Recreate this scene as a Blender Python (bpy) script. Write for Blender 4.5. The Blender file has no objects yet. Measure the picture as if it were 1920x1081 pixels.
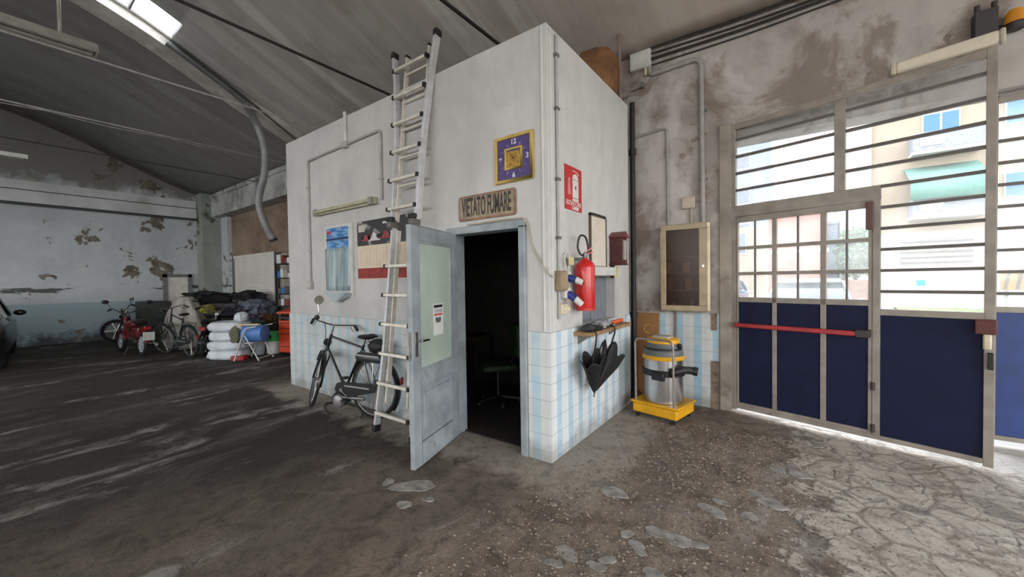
import bpy, bmesh, math, random
from mathutils import Vector, Matrix, Euler
from mathutils import noise as mnoise
random.seed(7)
PI = math.pi
scn = bpy.context.scene
COL = scn.collection
R = math.radians

# ------------------------------------------------------------------ materials
def lin(c):
    out = []
    for v in c[:3]:
        v = v / 255.0
        out.append(v / 12.92 if v <= 0.04045 else ((v + 0.055) / 1.055) ** 2.4)
    return tuple(out) + (1.0,)

class NT:
    def __init__(self, name):
        self.m = bpy.data.materials.new(name)
        self.m.use_nodes = True
        self.t = self.m.node_tree
        self.n = self.t.nodes
        self.b = self.n['Principled BSDF']
        self.tc = self.n.new('ShaderNodeTexCoord')
    def link(self, a, b):
        self.t.links.new(a, b)
    def co(self, scale=(1, 1, 1), loc=(0, 0, 0)):
        mp = self.n.new('ShaderNodeMapping')
        mp.inputs['Scale'].default_value = scale
        mp.inputs['Location'].default_value = loc
        self.link(self.tc.outputs['Object'], mp.inputs['Vector'])
        return mp.outputs['Vector']
    def noise(self, scale, detail=4, rough=0.55, dist=0.0, vec=None):
        x = self.n.new('ShaderNodeTexNoise')
        x.inputs['Scale'].default_value = scale
        x.inputs['Detail'].default_value = detail
        x.inputs['Roughness'].default_value = rough
        x.inputs['Distortion'].default_value = dist
        self.link(vec if vec else self.tc.outputs['Object'], x.inputs['Vector'])
        return x.outputs['Fac']
    def voro(self, scale, feature='DISTANCE_TO_EDGE', vec=None):
        x = self.n.new('ShaderNodeTexVoronoi')
        x.feature = feature
        x.inputs['Scale'].default_value = scale
        self.link(vec if vec else self.tc.outputs['Object'], x.inputs['Vector'])
        return x.outputs['Distance']
    def ramp(self, fac, lo, hi, a=0.0, b=1.0):
        x = self.n.new('ShaderNodeMapRange')
        x.inputs['From Min'].default_value = lo
        x.inputs['From Max'].default_value = hi
        x.inputs['To Min'].default_value = a
        x.inputs['To Max'].default_value = b
        x.clamp = True
        self.link(fac, x.inputs['Value'])
        return x.outputs['Result']
    def math(self, op, a, b=None):
        x = self.n.new('ShaderNodeMath')
        x.operation = op
        for i, v in enumerate((a, b)):
            if v is None:
                continue
            if isinstance(v, (int, float)):
                x.inputs[i].default_value = v
            else:
                self.link(v, x.inputs[i])
        return x.outputs[0]
    def mix(self, fac, a, b):
        x = self.n.new('ShaderNodeMix')
        x.data_type = 'RGBA'
        if isinstance(fac, (int, float)):
            x.inputs['Factor'].default_value = fac
        else:
            self.link(fac, x.inputs['Factor'])
        for key, v in ((6, a), (7, b)):
            if isinstance(v, tuple):
                x.inputs[key].default_value = v if len(v) == 4 and max(v) <= 1.0 else lin(v)
            else:
                self.link(v, x.inputs[key])
        return x.outputs[2]
    def sep(self):
        x = self.n.new('ShaderNodeSeparateXYZ')
        self.link(self.tc.outputs['Object'], x.inputs[0])
        return x.outputs
    def color(self, c):
        if isinstance(c, tuple):
            self.b.inputs['Base Color'].default_value = lin(c)
        else:
            self.link(c, self.b.inputs['Base Color'])
    def bump(self, fac, strength=0.3, dist=0.01):
        x = self.n.new('ShaderNodeBump')
        x.inputs['Strength'].default_value = strength
        x.inputs['Distance'].default_value = dist
        self.link(fac, x.inputs['Height'])
        self.link(x.outputs['Normal'], self.b.inputs['Normal'])

def sc(c, k):
    return tuple(max(0, min(255, v * k)) for v in c)

MATS = {}
def M(name, c=(128, 128, 128), rough=0.6, metal=0.0, var=0.12, scale=7.0, bump=0.0, dirt=None, coat=0.0):
    """plain material with uneven tone; dirt = (colour, threshold)"""
    if name in MATS:
        return MATS[name]
    k = NT(name)
    f = k.ramp(k.noise(scale, 5), 0.3, 0.7)
    col = k.mix(f, sc(c, 1 - var), sc(c, 1 + var * 0.6))
    if dirt:
        d = k.ramp(k.noise(scale * 0.7, 6, 0.65), dirt[1], dirt[1] + 0.12)
        col = k.mix(d, col, dirt[0])
    k.color(col)
    k.b.inputs['Roughness'].default_value = rough
    k.b.inputs['Metallic'].default_value = metal
    if coat:
        k.b.inputs['Coat Weight'].default_value = coat
    if bump:
        k.bump(k.noise(scale * 6, 4), bump, 0.005)
    MATS[name] = k.m
    return k.m

def plaster(name, base, stain, under, peel=0.66, stain_lo=0.42, bump=0.25, under2=None, dado=None, top=None, streak=None, near=None, blot=None):
    k = NT(name)
    s1 = k.ramp(k.noise(0.55 if blot is None else 0.8, 7, 0.62, 0.5), stain_lo, stain_lo + (0.3 if blot is None else 0.14))
    s2 = k.ramp(k.noise(2.3, 8, 0.7), 0.45, 0.8)
    s3 = k.ramp(k.noise(9.0, 6, 0.7), 0.35, 0.75, 0.0, 0.35)
    run = k.ramp(k.noise(1.0, 5, 0.6, 0.0, k.co((3.2, 3.2, 0.35))), 0.52, 0.78, 0.0, 0.55)
    col = k.mix(k.math('MULTIPLY', s1, 0.75), base, stain)
    col = k.mix(k.math('MULTIPLY', s2, 0.45), col, stain)
    col = k.mix(k.math('MULTIPLY', run, 0.6), col, stain)
    col = k.mix(s3, col, sc(base, 0.86))
    pn = k.noise(1.5, 9, 0.62, 0.3)
    if near:
        pn = k.math('ADD', pn, k.ramp(k.sep()[near[0]], near[1], near[2], 0.0, near[3]))
    if blot:
        col = k.mix(k.math('MULTIPLY', k.ramp(k.noise(1.3, 8, 0.66, 0.6, k.co((1, 1, 1), (4, 9, 2))), 0.52, 0.6), 0.7), col, blot[0])
        col = k.mix(k.math('MULTIPLY', k.ramp(k.noise(1.0, 7, 0.62, 0.4, k.co((1.1, 1.1, 0.8), (7, 1, 5))), 0.54, 0.62), 0.6), col, blot[1])
    p = k.ramp(pn, peel, peel + 0.012)
    u = under
    if under2:
        u = k.mix(k.ramp(k.noise(5.0, 5), 0.4, 0.6), under, under2)
    if dado:
        z = k.sep()[2]
        dn = k.math('ADD', z, k.ramp(k.noise(2.0, 6, 0.7), 0.3, 0.7, -0.3, 0.3))
        col = k.mix(k.ramp(z, dado[0] - 0.004, dado[0] + 0.004, 1.0, 0.0), col, dado[1])
        col = k.mix(k.ramp(dn, 0.05, 0.34, 0.9, 0.0), col, dado[2])
    if streak:
        zz = k.sep()[2]
        sn = k.noise(1.0, 6, 0.6, 0.4, k.co((1, 0.9, 7.0), (0, 3.1, 0)))
        zb = k.math('SUBTRACT', 1.0, k.ramp(k.math('ABSOLUTE', k.math('SUBTRACT', zz, streak[0])), 0.05, 0.24))
        col = k.mix(k.ramp(k.math('MULTIPLY', sn, zb), 0.54, 0.56), col, streak[1])
    if top:
        tz = k.math('ADD', k.sep()[2], k.ramp(k.noise(1.6, 6, 0.65), 0.3, 0.7, -0.35, 0.35))
        col = k.mix(k.math('MULTIPLY', k.ramp(tz, top[0] - 0.1, top[0] + 0.25), 0.85), col, top[1])
    col = k.mix(p, col, u)
    k.color(col)
    k.b.inputs['Roughness'].default_value = 0.85
    h = k.math('ADD', k.math('MULTIPLY', k.noise(22.0, 5), 0.35), k.math('MULTIPLY', p, -0.9))
    h = k.math('ADD', h, k.math('MULTIPLY', s2, 0.4))
    k.bump(h, bump, 0.012)
    MATS[name] = k.m
    return k.m

def tiles(name, axis, off, white=(222, 226, 226), blue=(172, 205, 224), grout=(128, 134, 136), dirty=0.5):
    """ceramic dado: light blue vertical bands on white, thin dark grout"""
    k = NT(name)
    o = k.sep()
    u = k.math('ADD', o[axis], off)
    z = o[2]
    per = 0.205
    fu = k.math('FRACT', k.math('DIVIDE', k.math('ADD', u, 50.0 * per), per))
    a = k.ramp(fu, 0.27, 0.285)
    b = k.ramp(fu, 0.70, 0.715)
    band = k.math('SUBTRACT', a, b)
    a2 = k.ramp(fu, 0.86, 0.87)
    b2 = k.ramp(fu, 0.93, 0.94)
    thin = k.math('MULTIPLY', k.math('SUBTRACT', a2, b2), 0.25)
    # every tile prints a little paler or stronger
    cell = k.n.new('ShaderNodeTexWhiteNoise')
    cell.noise_dimensions = '2D'
    cv = k.n.new('ShaderNodeCombineXYZ')
    k.link(k.math('FLOOR', k.math('DIVIDE', u, per)), cv.inputs[0])
    k.link(k.math('FLOOR', k.math('DIVIDE', z, 0.1445)), cv.inputs[1])
    k.link(cv.outputs[0], cell.inputs['Vector'])
    band = k.math('MULTIPLY', k.math('ADD', band, thin), k.ramp(cell.outputs['Value'], 0, 1, 0.65, 1.0))
    col = k.mix(band, white, blue)
    fz = k.math('FRACT', k.math('DIVIDE', k.math('ADD', z, 0.06), 0.1445))
    gz = k.math('ADD', k.ramp(fz, 0.012, 0.02, 1.0, 0.0), k.ramp(fz, 0.985, 0.995))
    gu = k.math('ADD', k.ramp(fu, 0.006, 0.012, 0.35, 0.0), k.ramp(fu, 0.99, 0.996, 0.0, 0.35))
    g = k.math('MINIMUM', k.math('ADD', gz, gu), 1.0)
    col = k.mix(k.math('MULTIPLY', g, 0.75), col, grout)
    d = k.ramp(k.noise(2.2, 7, 0.65), 0.45, 0.85, 0.0, dirty)
    low = k.math('MULTIPLY', k.ramp(k.math('ADD', z, k.ramp(k.noise(5.0, 5), 0.3, 0.7, -0.1, 0.1)), 0.02, 0.2, 0.55, 0.0), 1.0)
    col = k.mix(d, col, (150, 148, 142))
    col = k.mix(low, col, (110, 102, 92))
    chip = k.ramp(k.noise(4.0, 8, 0.65, 0.3), 0.735, 0.742)
    col = k.mix(chip, col, (120, 112, 100))
    k.color(col)
    k.b.inputs['Roughness'].default_value = 0.32
    k.bump(k.math('SUBTRACT', k.math('MULTIPLY', g, -1.0), chip), 0.35, 0.003)
    MATS[name] = k.m
    return k.m

# ------------------------------------------------------------------ mesh collector
class G:
    def __init__(s):
        s.v = []; s.f = []
    def add(s, vs, fs):
        o = len(s.v)
        s.v += [tuple(v) for v in vs]
        s.f += [tuple(i + o for i in f) for f in fs]
        return s
    def box(s, x0, x1, y0, y1, z0, z1, mat=None):
        vs = [Vector((x, y, z)) for z in (z0, z1) for y in (y0, y1) for x in (x0, x1)]
        if mat is not None:
            vs = [mat @ v for v in vs]
        return s.add(vs, [(0, 2, 3, 1), (4, 5, 7, 6), (0, 1, 5, 4), (2, 6, 7, 3), (0, 4, 6, 2), (1, 3, 7, 5)])
    def beam(s, p, q, w, d, up=(0, 0, 1)):
        """rectangular bar from p to q"""
        p = Vector(p); q = Vector(q); t = (q - p).normalized()
        u = Vector(up); a = t.cross(u)
        if a.length < 1e-4:
            a = t.cross(Vector((1, 0, 0)))
        a.normalize(); b = a.cross(t).normalized()
        vs = []
        for c in (p, q):
            for i, j in ((-1, -1), (1, -1), (1, 1), (-1, 1)):
                vs.append(c + a * (i * w / 2) + b * (j * d / 2))
        return s.add(vs, [(3, 2, 1, 0), (4, 5, 6, 7), (0, 1, 5, 4), (1, 2, 6, 5), (2, 3, 7, 6), (3, 0, 4, 7)])
    def cyl(s, p, q, r0, r1=None, n=16, caps=True):
        r1 = r0 if r1 is None else r1
        return s.tube([p, q], [r0, r1], n, caps=caps)
    def tube(s, pts, r, n=10, closed=False, caps=True):
        P = [Vector(p) for p in pts]; m = len(P)
        rs = r if isinstance(r, (list, tuple)) else [r] * m
        T = []
        for i in range(m):
            if closed:
                t = P[(i + 1) % m] - P[i - 1]
            else:
                t = P[min(i + 1, m - 1)] - P[max(i - 1, 0)]
            T.append(t.normalized() if t.length > 1e-9 else Vector((0, 0, 1)))
        a = T[0].cross(Vector((0, 0, 1)))
        if a.length < 1e-3:
            a = T[0].cross(Vector((1, 0, 0)))
        a.normalize()
        vs = []; fs = []
        for i in range(m):
            a = (a - T[i] * a.dot(T[i]))
            if a.length < 1e-6:
                a = T[i].orthogonal()
            a.normalize(); b = T[i].cross(a)
            for k in range(n):
                th = 2 * PI * k / n
                vs.append(P[i] + (a * math.cos(th) + b * math.sin(th)) * rs[i])
        for i in range(m if closed else m - 1):
            j = (i + 1) % m
            for k in range(n):
                l = (k + 1) % n
                fs.append((i * n + k, i * n + l, j * n + l, j * n + k))
        if caps and not closed:
            fs.append(tuple(reversed(range(n))))
            fs.append(tuple((m - 1) * n + k for k in range(n)))
        return s.add(vs, fs)
    def lathe(s, prof, c=(0, 0, 0), axis=(0, 0, 1), n=24, caps=True):
        """prof: (radius, height along axis)"""
        ax = Vector(axis).normalized()
        a = ax.orthogonal().normalized(); b = ax.cross(a); c = Vector(c)
        vs = []; fs = []
        for r, h in prof:
            for k in range(n):
                th = 2 * PI * k / n
                vs.append(c + ax * h + (a * math.cos(th) + b * math.sin(th)) * max(r, 1e-5))
        for i in range(len(prof) - 1):
            for k in range(n):
                l = (k + 1) % n
                fs.append((i * n + k, i * n + l, (i + 1) * n + l, (i + 1) * n + k))
        if caps:
            fs.append(tuple(reversed(range(n))))
            fs.append(tuple((len(prof) - 1) * n + k for k in range(n)))
        return s.add(vs, fs)
    def torus(s, c, axis, RR, r, n=32, m=10):
        ax = Vector(axis).normalized(); a = ax.orthogonal().normalized(); b = ax.cross(a)
        c = Vector(c)
        return s.tube([c + (a * math.cos(2 * PI * i / n) + b * math.sin(2 * PI * i / n)) * RR for i in range(n)], r, m, closed=True)
    def ball(s, c, r, nu=16, nv=10, fn=None):
        c = Vector(c); r = (r, r, r) if isinstance(r, (int, float)) else r
        vs = []; fs = []
        for j in range(nv + 1):
            ph = -PI / 2 + PI * j / nv
            for i in range(nu):
                th = 2 * PI * i / nu
                d = Vector((math.cos(ph) * math.cos(th), math.cos(ph) * math.sin(th), math.sin(ph)))
                p = Vector((d.x * r[0], d.y * r[1], d.z * r[2]))
                if fn:
                    p = fn(d, p)
                vs.append(c + p)
        for j in range(nv):
            for i in range(nu):
                k = (i + 1) % nu
                fs.append((j * nu + i, j * nu + k, (j + 1) * nu + k, (j + 1) * nu + i))
        return s.add(vs, fs)
    def sheet(s, fn, nu, nv):
        vs = [fn(i / nu, j / nv) for j in range(nv + 1) for i in range(nu + 1)]
        fs = [(j * (nu + 1) + i, j * (nu + 1) + i + 1, (j + 1) * (nu + 1) + i + 1, (j + 1) * (nu + 1) + i) for j in range(nv) for i in range(nu)]
        return s.add(vs, fs)
    def prism(s, poly, y0, y1, mat=None):
        """poly in x,z ; extruded along y"""
        n = len(poly)
        vs = [Vector((x, y0, z)) for x, z in poly] + [Vector((x, y1, z)) for x, z in poly]
        if mat is not None:
            vs = [mat @ v for v in vs]
        fs = [tuple(range(n)), tuple(reversed(range(n, 2 * n)))]
        for i in range(n):
            j = (i + 1) % n
            fs.append((i, i + n, j + n, j))
        return s.add(vs, fs)
    def xform(s, mat):
        s.v = [tuple(mat @ Vector(v)) for v in s.v]
        return s

def build(name, g, mat, parent=None, bevel=0.0, angle=35, solid=0.0, subsurf=0):
    me = bpy.data.meshes.new(name)
    me.from_pydata(g.v, [], g.f)
    bm = bmesh.new(); bm.from_mesh(me)
    bmesh.ops.remove_doubles(bm, verts=bm.verts, dist=2e-5)
    bmesh.ops.recalc_face_normals(bm, faces=bm.faces)
    bm.to_mesh(me); bm.free()
    me.materials.append(mat)
    for p in me.polygons:
        p.use_smooth = True
    me.set_sharp_from_angle(angle=R(angle))
    o = bpy.data.objects.new(name, me)
    COL.objects.link(o)
    if parent is not None:
        o.parent = parent
    if solid:
        md = o.modifiers.new('solid', 'SOLIDIFY'); md.thickness = solid; md.offset = 0
    if bevel:
        md = o.modifiers.new('bevel', 'BEVEL'); md.width = bevel; md.segments = 2
        md.limit_method = 'ANGLE'; md.angle_limit = R(40)
    if subsurf:
        md = o.modifiers.new('sub', 'SUBSURF'); md.levels = subsurf; md.render_levels = subsurf
    return o

def tag(o, label=None, cat=None, group=None, kind=None):
    if label: o['label'] = label
    if cat: o['category'] = cat
    if group: o['group'] = group
    if kind: o['kind'] = kind
    return o

def thing(name, label, cat, loc=(0, 0, 0), rz=0.0, group=None, rot=None, kind=None):
    o = bpy.data.objects.new(name, None)
    o.empty_display_size = 0.05
    COL.objects.link(o)
    o.location = loc
    o.rotation_euler = rot if rot else (0, 0, rz)
    return tag(o, label, cat, group, kind)

def single(name, g, mat, label, cat, loc=(0, 0, 0), rz=0.0, group=None, rot=None, kind=None, **kw):
    o = build(name, g, mat, None, **kw)
    o.location = loc
    o.rotation_euler = rot if rot else (0, 0, rz)
    return tag(o, label, cat, group, kind)

def struct(name, g, mat, parent=None, **kw):
    o = build(name, g, mat, parent, **kw)
    if parent is None:
        o['kind'] = 'structure'
    return o

def text(s, size, mat, parent, loc, rot=(PI / 2, 0, 0), sx=1.0, ext=0.0008, name='lettering', align='CENTER', bold=0.0):
    cu = bpy.data.curves.new(name, 'FONT')
    cu.body = s; cu.size = size; cu.extrude = ext
    cu.offset = bold
    cu.align_x = align; cu.align_y = 'CENTER'
    cu.materials.append(mat)
    tmp = bpy.data.objects.new('tmp', cu)
    COL.objects.link(tmp)
    dg = bpy.context.evaluated_depsgraph_get()
    me = bpy.data.meshes.new_from_object(tmp.evaluated_get(dg))
    me.transform(Euler(rot).to_matrix().to_4x4() @ Matrix.Diagonal((sx, 1, 1, 1)))
    bpy.data.objects.remove(tmp); bpy.data.curves.remove(cu)
    if not me.materials: me.materials.append(mat)
    o = bpy.data.objects.new(name, me)
    COL.objects.link(o)
    o.location = loc
    o.parent = parent
    return o

def bez(p0, p1, p2, p3, n=12):
    p0, p1, p2, p3 = map(Vector, (p0, p1, p2, p3))
    out = []
    for i in range(n + 1):
        t = i / n; u = 1 - t
        out.append(p0 * u**3 + p1 * 3 * u * u * t + p2 * 3 * u * t * t + p3 * t**3)
    return out

def smooth_path(pts, n=6):
    """Catmull-Rom through the points"""
    P = [Vector(p) for p in pts]
    P = [P[0] * 2 - P[1]] + P + [P[-1] * 2 - P[-2]]
    out = []
    for i in range(1, len(P) - 2):
        for k in range(n):
            t = k / n
            a, b, c, d = P[i - 1], P[i], P[i + 1], P[i + 2]
            out.append(0.5 * ((2 * b) + (c - a) * t + (2 * a - 5 * b + 4 * c - d) * t * t + (3 * b - a - 3 * c + d) * t**3))
    out.append(P[-2])
    return out

def bent(pts, rad=0.06, n=6):
    """polyline with rounded corners"""
    P = [Vector(p) for p in pts]
    out = [P[0]]
    for i in range(1, len(P) - 1):
        a = (P[i - 1] - P[i]); b = (P[i + 1] - P[i])
        r = min(rad, a.length * 0.45, b.length * 0.45)
        s = P[i] + a.normalized() * r; e = P[i] + b.normalized() * r
        for k in range(n + 1):
            t = k / n
            out.append(s * (1 - t)**2 + P[i] * 2 * t * (1 - t) + e * t * t)
    out.append(P[-1])
    return out

def lump(size, seed, amp=0.18, freq=2.2, flat=True, nu=36, nv=22, pw=0.75):
    """a heap of cloth or a filled sack: rounded body with folds, sitting on z = 0"""
    g = G()
    off = Vector((seed * 3.1, seed * 1.7, seed * 0.9))
    def fn(d, p):
        sgn = lambda v: (1 if v >= 0 else -1)
        q = Vector((sgn(d.x) * abs(d.x)**pw * size[0], sgn(d.y) * abs(d.y)**pw * size[1], sgn(d.z) * abs(d.z)**pw * size[2]))
        k = 1 + amp * mnoise.noise(d * freq + off) + amp * 0.5 * mnoise.noise(d * freq * 2.7 + off)
        rid = abs(mnoise.noise(Vector((d.x * freq * 1.6, d.y * freq * 3.0, d.z * freq * 1.2)) + off))
        q *= k - amp * 0.6 * (0.35 - rid)
        if flat:
            q.z = max(q.z, -size[2] * 0.9)
        return q
    g.ball((0, 0, size[2] * 0.9), 1, nu, nv, fn)
    return g
SKY = 3.0
EXPOSURE = 1.15
HOSE = [(-6.85, 0.464, 4.69), (-6.85, 0.578, 4.36), (-6.85, 0.609, 4.053), (-6.85, 0.58, 3.678), (-6.85, 0.496, 3.348), (-6.85, 0.479, 3.084), (-6.85, 0.575, 2.729), (-6.85, 0.723, 2.423)]
FLAKES = [(1.22,0.01,0.085,0.7),(1.25,0.15,0.051,0.7),(1.53,0.32,0.087,0.7),(1.42,0.08,0.058,0.7),(1.43,0.41,0.053,0.7),(1.09,-0.42,0.094,0.7),(0.99,-0.42,0.078,0.7),(1.22,-0.40,0.043,0.7),(0.93,-0.62,0.061,0.7),(0.62,-0.89,0.072,0.7),(0.60,-1.00,0.049,0.7),(0.83,-0.81,0.047,0.7),(0.60,-0.14,0.100,0.7),(0.36,-0.37,0.030,0.7),(0.32,-0.52,0.026,0.7),(-0.67,-0.91,0.153,0.6),(-0.88,-0.98,0.058,0.7),(-0.53,-1.11,0.059,0.7),(-0.44,-0.97,0.045,0.7),(0.84,-0.54,0.045,0.7),(1.69,0.90,0.083,0.7),(1.55,0.91,0.068,0.7),(0.80,-0.89,0.051,0.7),(1.06,-0.77,0.056,0.7)]
# ------------------------------------------------------------------ setting
X0, X1, YC, YR = -14.5, 8.0, 2.27, -12.27        # back wall, open end, gate wall, rear wall
HO, OL, OW = 3.66, 4.60, 1.93                    # office block: height, length, width
_vy = [2.27, 1.2, -0.2, -1.2, -2.4, -5.0]
_vz = [4.45, 4.75, 5.32, 5.78, 6.15, 6.52]
def vz(y):
    if y < -5.0: y = -10.0 - y
    y = min(y, 2.27)
    for i in range(5):
        if y >= _vy[i + 1]:
            def sl(k):
                if k == 5: return 0.0
                if k == 0: return (_vz[1] - _vz[0]) / (_vy[1] - _vy[0])
                return (_vz[k + 1] - _vz[k - 1]) / (_vy[k + 1] - _vy[k - 1])
            h = _vy[i + 1] - _vy[i]; t = (y - _vy[i]) / h
            a = 2*t**3 - 3*t**2 + 1; b = t**3 - 2*t**2 + t; c = -2*t**3 + 3*t**2; d = t**3 - t**2
            return a*_vz[i] + b*h*sl(i) + c*_vz[i+1] + d*h*sl(i+1)
    return _vz[-1]

def wall_cells(xs, zs, y0, y1, hole):
    g = G()
    for i in range(len(xs) - 1):
        for j in range(len(zs) - 1):
            cx, cz = (xs[i] + xs[i+1]) / 2, (zs[j] + zs[j+1]) / 2
            if hole(cx, cz): continue
            g.box(xs[i], xs[i+1], y0, y1, zs[j], zs[j+1])
    return g

# --- floor material: oily dark concrete, pale worn smears, cracked pale slab near the gate
def floor_material():
    k = NT('worn_concrete_floor')
    o = k.sep()
    n1 = k.noise(0.45, 6, 0.6, 0.5)
    n2 = k.noise(2.6, 8, 0.68, 0.3)
    n3 = k.noise(13.0, 7, 0.72, 0.2)
    n4 = k.noise(5.5, 8, 0.7, 0.6, k.co((1, 0.75, 1), (7, 2, 0)))
    fine = k.noise(80.0, 4, 0.7)
    grit = k.noise(38.0, 5, 0.75)
    sm = k.noise(1.0, 8, 0.65, 0.9, k.co((1.5, 0.42, 1), (3.3, 1.2, 0)))
    sm2 = k.noise(1.0, 8, 0.66, 0.7, k.co((2.6, 1.0, 1), (9.3, 4.2, 0)))
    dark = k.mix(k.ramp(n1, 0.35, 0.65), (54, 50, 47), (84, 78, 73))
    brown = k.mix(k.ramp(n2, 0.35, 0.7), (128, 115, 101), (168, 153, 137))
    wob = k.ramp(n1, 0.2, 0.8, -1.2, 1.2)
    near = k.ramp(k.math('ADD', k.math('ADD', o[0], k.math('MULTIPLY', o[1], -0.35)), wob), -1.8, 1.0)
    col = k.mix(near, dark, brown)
    # blotches of oil and dirt
    col = k.mix(k.math('MULTIPLY', k.ramp(n4, 0.48, 0.62), 0.55), col, (52, 46, 43))
    col = k.mix(k.math('MULTIPLY', k.ramp(sm2, 0.52, 0.62), 0.45), col, (112, 106, 98))
    # pale smears, running across the hall
    smear = k.math('MULTIPLY', k.ramp(sm, 0.56, 0.61), k.ramp(n4, 0.6, 0.42))
    col = k.mix(k.math('MULTIPLY', smear, 0.75), col, (164, 161, 155))
    # apron of bare cement along the office
    ax = k.math('ADD', o[0], k.ramp(n2, 0.2, 0.8, -0.2, 0.2))
    ay = k.math('ADD', o[1], k.ramp(n2, 0.2, 0.8, -0.3, 0.3))
    ap = k.math('MULTIPLY', k.ramp(ax, 0.5, 0.62, 1.0, 0.0), k.ramp(ay, -0.5, -0.32))
    ap = k.math('MULTIPLY', ap, k.ramp(ax, -5.2, -4.6))
    col = k.mix(k.math('MULTIPLY', k.math('MULTIPLY', ap, k.ramp(n4, 0.8, 0.45, 0.35, 1.0)), 0.85), col, (172, 163, 151))
    # cracked pale slab inside the gate
    dv = k.n.new('ShaderNodeVectorMath'); dv.operation = 'ADD'
    nv = k.n.new('ShaderNodeTexNoise'); nv.inputs['Scale'].default_value = 2.4; nv.inputs['Detail'].default_value = 6
    k.link(k.tc.outputs['Object'], nv.inputs['Vector'])
    vm = k.n.new('ShaderNodeVectorMath'); vm.operation = 'SCALE'; vm.inputs['Scale'].default_value = 0.3
    k.link(nv.outputs['Color'], vm.inputs[0])
    k.link(k.tc.outputs['Object'], dv.inputs[0]); k.link(vm.outputs[0], dv.inputs[1])
    v = k.voro(2.7, vec=dv.outputs[0])
    v2 = k.voro(6.2, vec=dv.outputs[0])
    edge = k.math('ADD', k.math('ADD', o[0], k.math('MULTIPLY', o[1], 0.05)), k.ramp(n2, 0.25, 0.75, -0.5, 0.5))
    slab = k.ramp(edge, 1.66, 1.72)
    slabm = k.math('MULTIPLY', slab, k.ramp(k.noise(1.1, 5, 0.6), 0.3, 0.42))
    gap_light = k.ramp(k.math('ADD', o[1], k.math('MULTIPLY', o[0], 0.262)), 2.60, 2.66)
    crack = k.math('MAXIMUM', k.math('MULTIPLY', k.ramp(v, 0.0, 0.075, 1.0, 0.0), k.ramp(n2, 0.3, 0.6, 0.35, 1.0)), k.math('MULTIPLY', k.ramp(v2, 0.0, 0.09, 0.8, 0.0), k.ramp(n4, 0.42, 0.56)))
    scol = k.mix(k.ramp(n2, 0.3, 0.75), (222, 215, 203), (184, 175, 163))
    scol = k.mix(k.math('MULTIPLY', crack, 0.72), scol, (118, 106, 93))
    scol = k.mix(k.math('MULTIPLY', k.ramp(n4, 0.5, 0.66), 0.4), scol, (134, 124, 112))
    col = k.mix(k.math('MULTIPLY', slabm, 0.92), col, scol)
    # spots of old coating left between the crumbs
    spots = k.math('MULTIPLY', k.ramp(k.noise(3.1, 4, 0.45, 0.3), 0.64, 0.65), k.ramp(o[0], -1.2, 0.2))
    col = k.mix(k.math('MULTIPLY', spots, 0.65), col, (128, 125, 120))
    col = k.mix(k.math('MULTIPLY', k.ramp(n3, 0.52, 0.68), 0.5), col, (42, 38, 35))
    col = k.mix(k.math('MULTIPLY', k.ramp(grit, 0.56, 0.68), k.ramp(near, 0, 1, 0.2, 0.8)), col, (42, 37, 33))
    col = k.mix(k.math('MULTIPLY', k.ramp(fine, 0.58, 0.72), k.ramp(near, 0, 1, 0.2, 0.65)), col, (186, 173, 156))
    col = k.mix(k.math('MULTIPLY', gap_light, 0.9), col, (186, 183, 176))  # floor colour paled for the bright daylight strip beyond the gate leaf
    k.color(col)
    k.link(k.ramp(n1, 0.4, 0.7, 0.7, 0.95), k.b.inputs['Roughness'])
    k.b.inputs['Specular IOR Level'].default_value = 0.3
    h = k.math('ADD', k.math('MULTIPLY', n3, 0.7), k.math('MULTIPLY', fine, 0.25))
    h = k.math('ADD', h, k.math('MULTIPLY', grit, 0.7))
    h = k.math('ADD', h, k.math('MULTIPLY', slabm, k.math('SUBTRACT', 0.8, k.math('MULTIPLY', crack, 0.9))))
    h = k.math('ADD', h, k.math('MULTIPLY', n2, 0.6))
    k.bump(h, 0.9, 0.022)
    return k.m

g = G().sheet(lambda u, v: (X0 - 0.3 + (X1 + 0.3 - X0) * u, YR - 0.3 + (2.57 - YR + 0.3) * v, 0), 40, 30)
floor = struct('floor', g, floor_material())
# slivers of old grey coating standing a few millimetres proud of the crumbled floor
patch_m = M('old_floor_coating', (150, 147, 142), 0.95, var=0.25, scale=14, dirt=((96, 90, 84), 0.6))
def flake(cx, cy, r, seed, sq=0.6, rot=0.0):
    g = G(); n = 22; top = []; bot = []; zt = 0.0024 + 0.0007 * (seed % 6)
    rr = random.Random(seed)
    ph = [rr.uniform(0, 6) for _ in range(3)]
    for i in range(n):
        th = 2 * PI * i / n
        k = r * (1 + 0.16 * math.sin(2 * th + ph[0]) + 0.11 * math.sin(3 * th + ph[1]) + 0.05 * math.sin(7 * th + ph[2]))
        x, y = k * math.cos(th), k * math.sin(th) * sq
        x, y = x * math.cos(rot) - y * math.sin(rot), x * math.sin(rot) + y * math.cos(rot)
        top.append((cx + x * 0.97, cy + y * 0.97, zt)); bot.append((cx + x, cy + y, -0.002))
    g.add(top + bot + [(cx, cy, zt)], [(i, (i + 1) % n, 2 * n) for i in range(n)] + [(i + n, (i + 1) % n + n, (i + 1) % n, i) for i in range(n)])
    return g
for i, (cx, cy, r, sq) in enumerate(FLAKES):
    struct('floor_patch', flake(cx, cy, r, i + 3, sq, -0.5 + 0.37 * (i % 4)), patch_m, angle=8)
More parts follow.
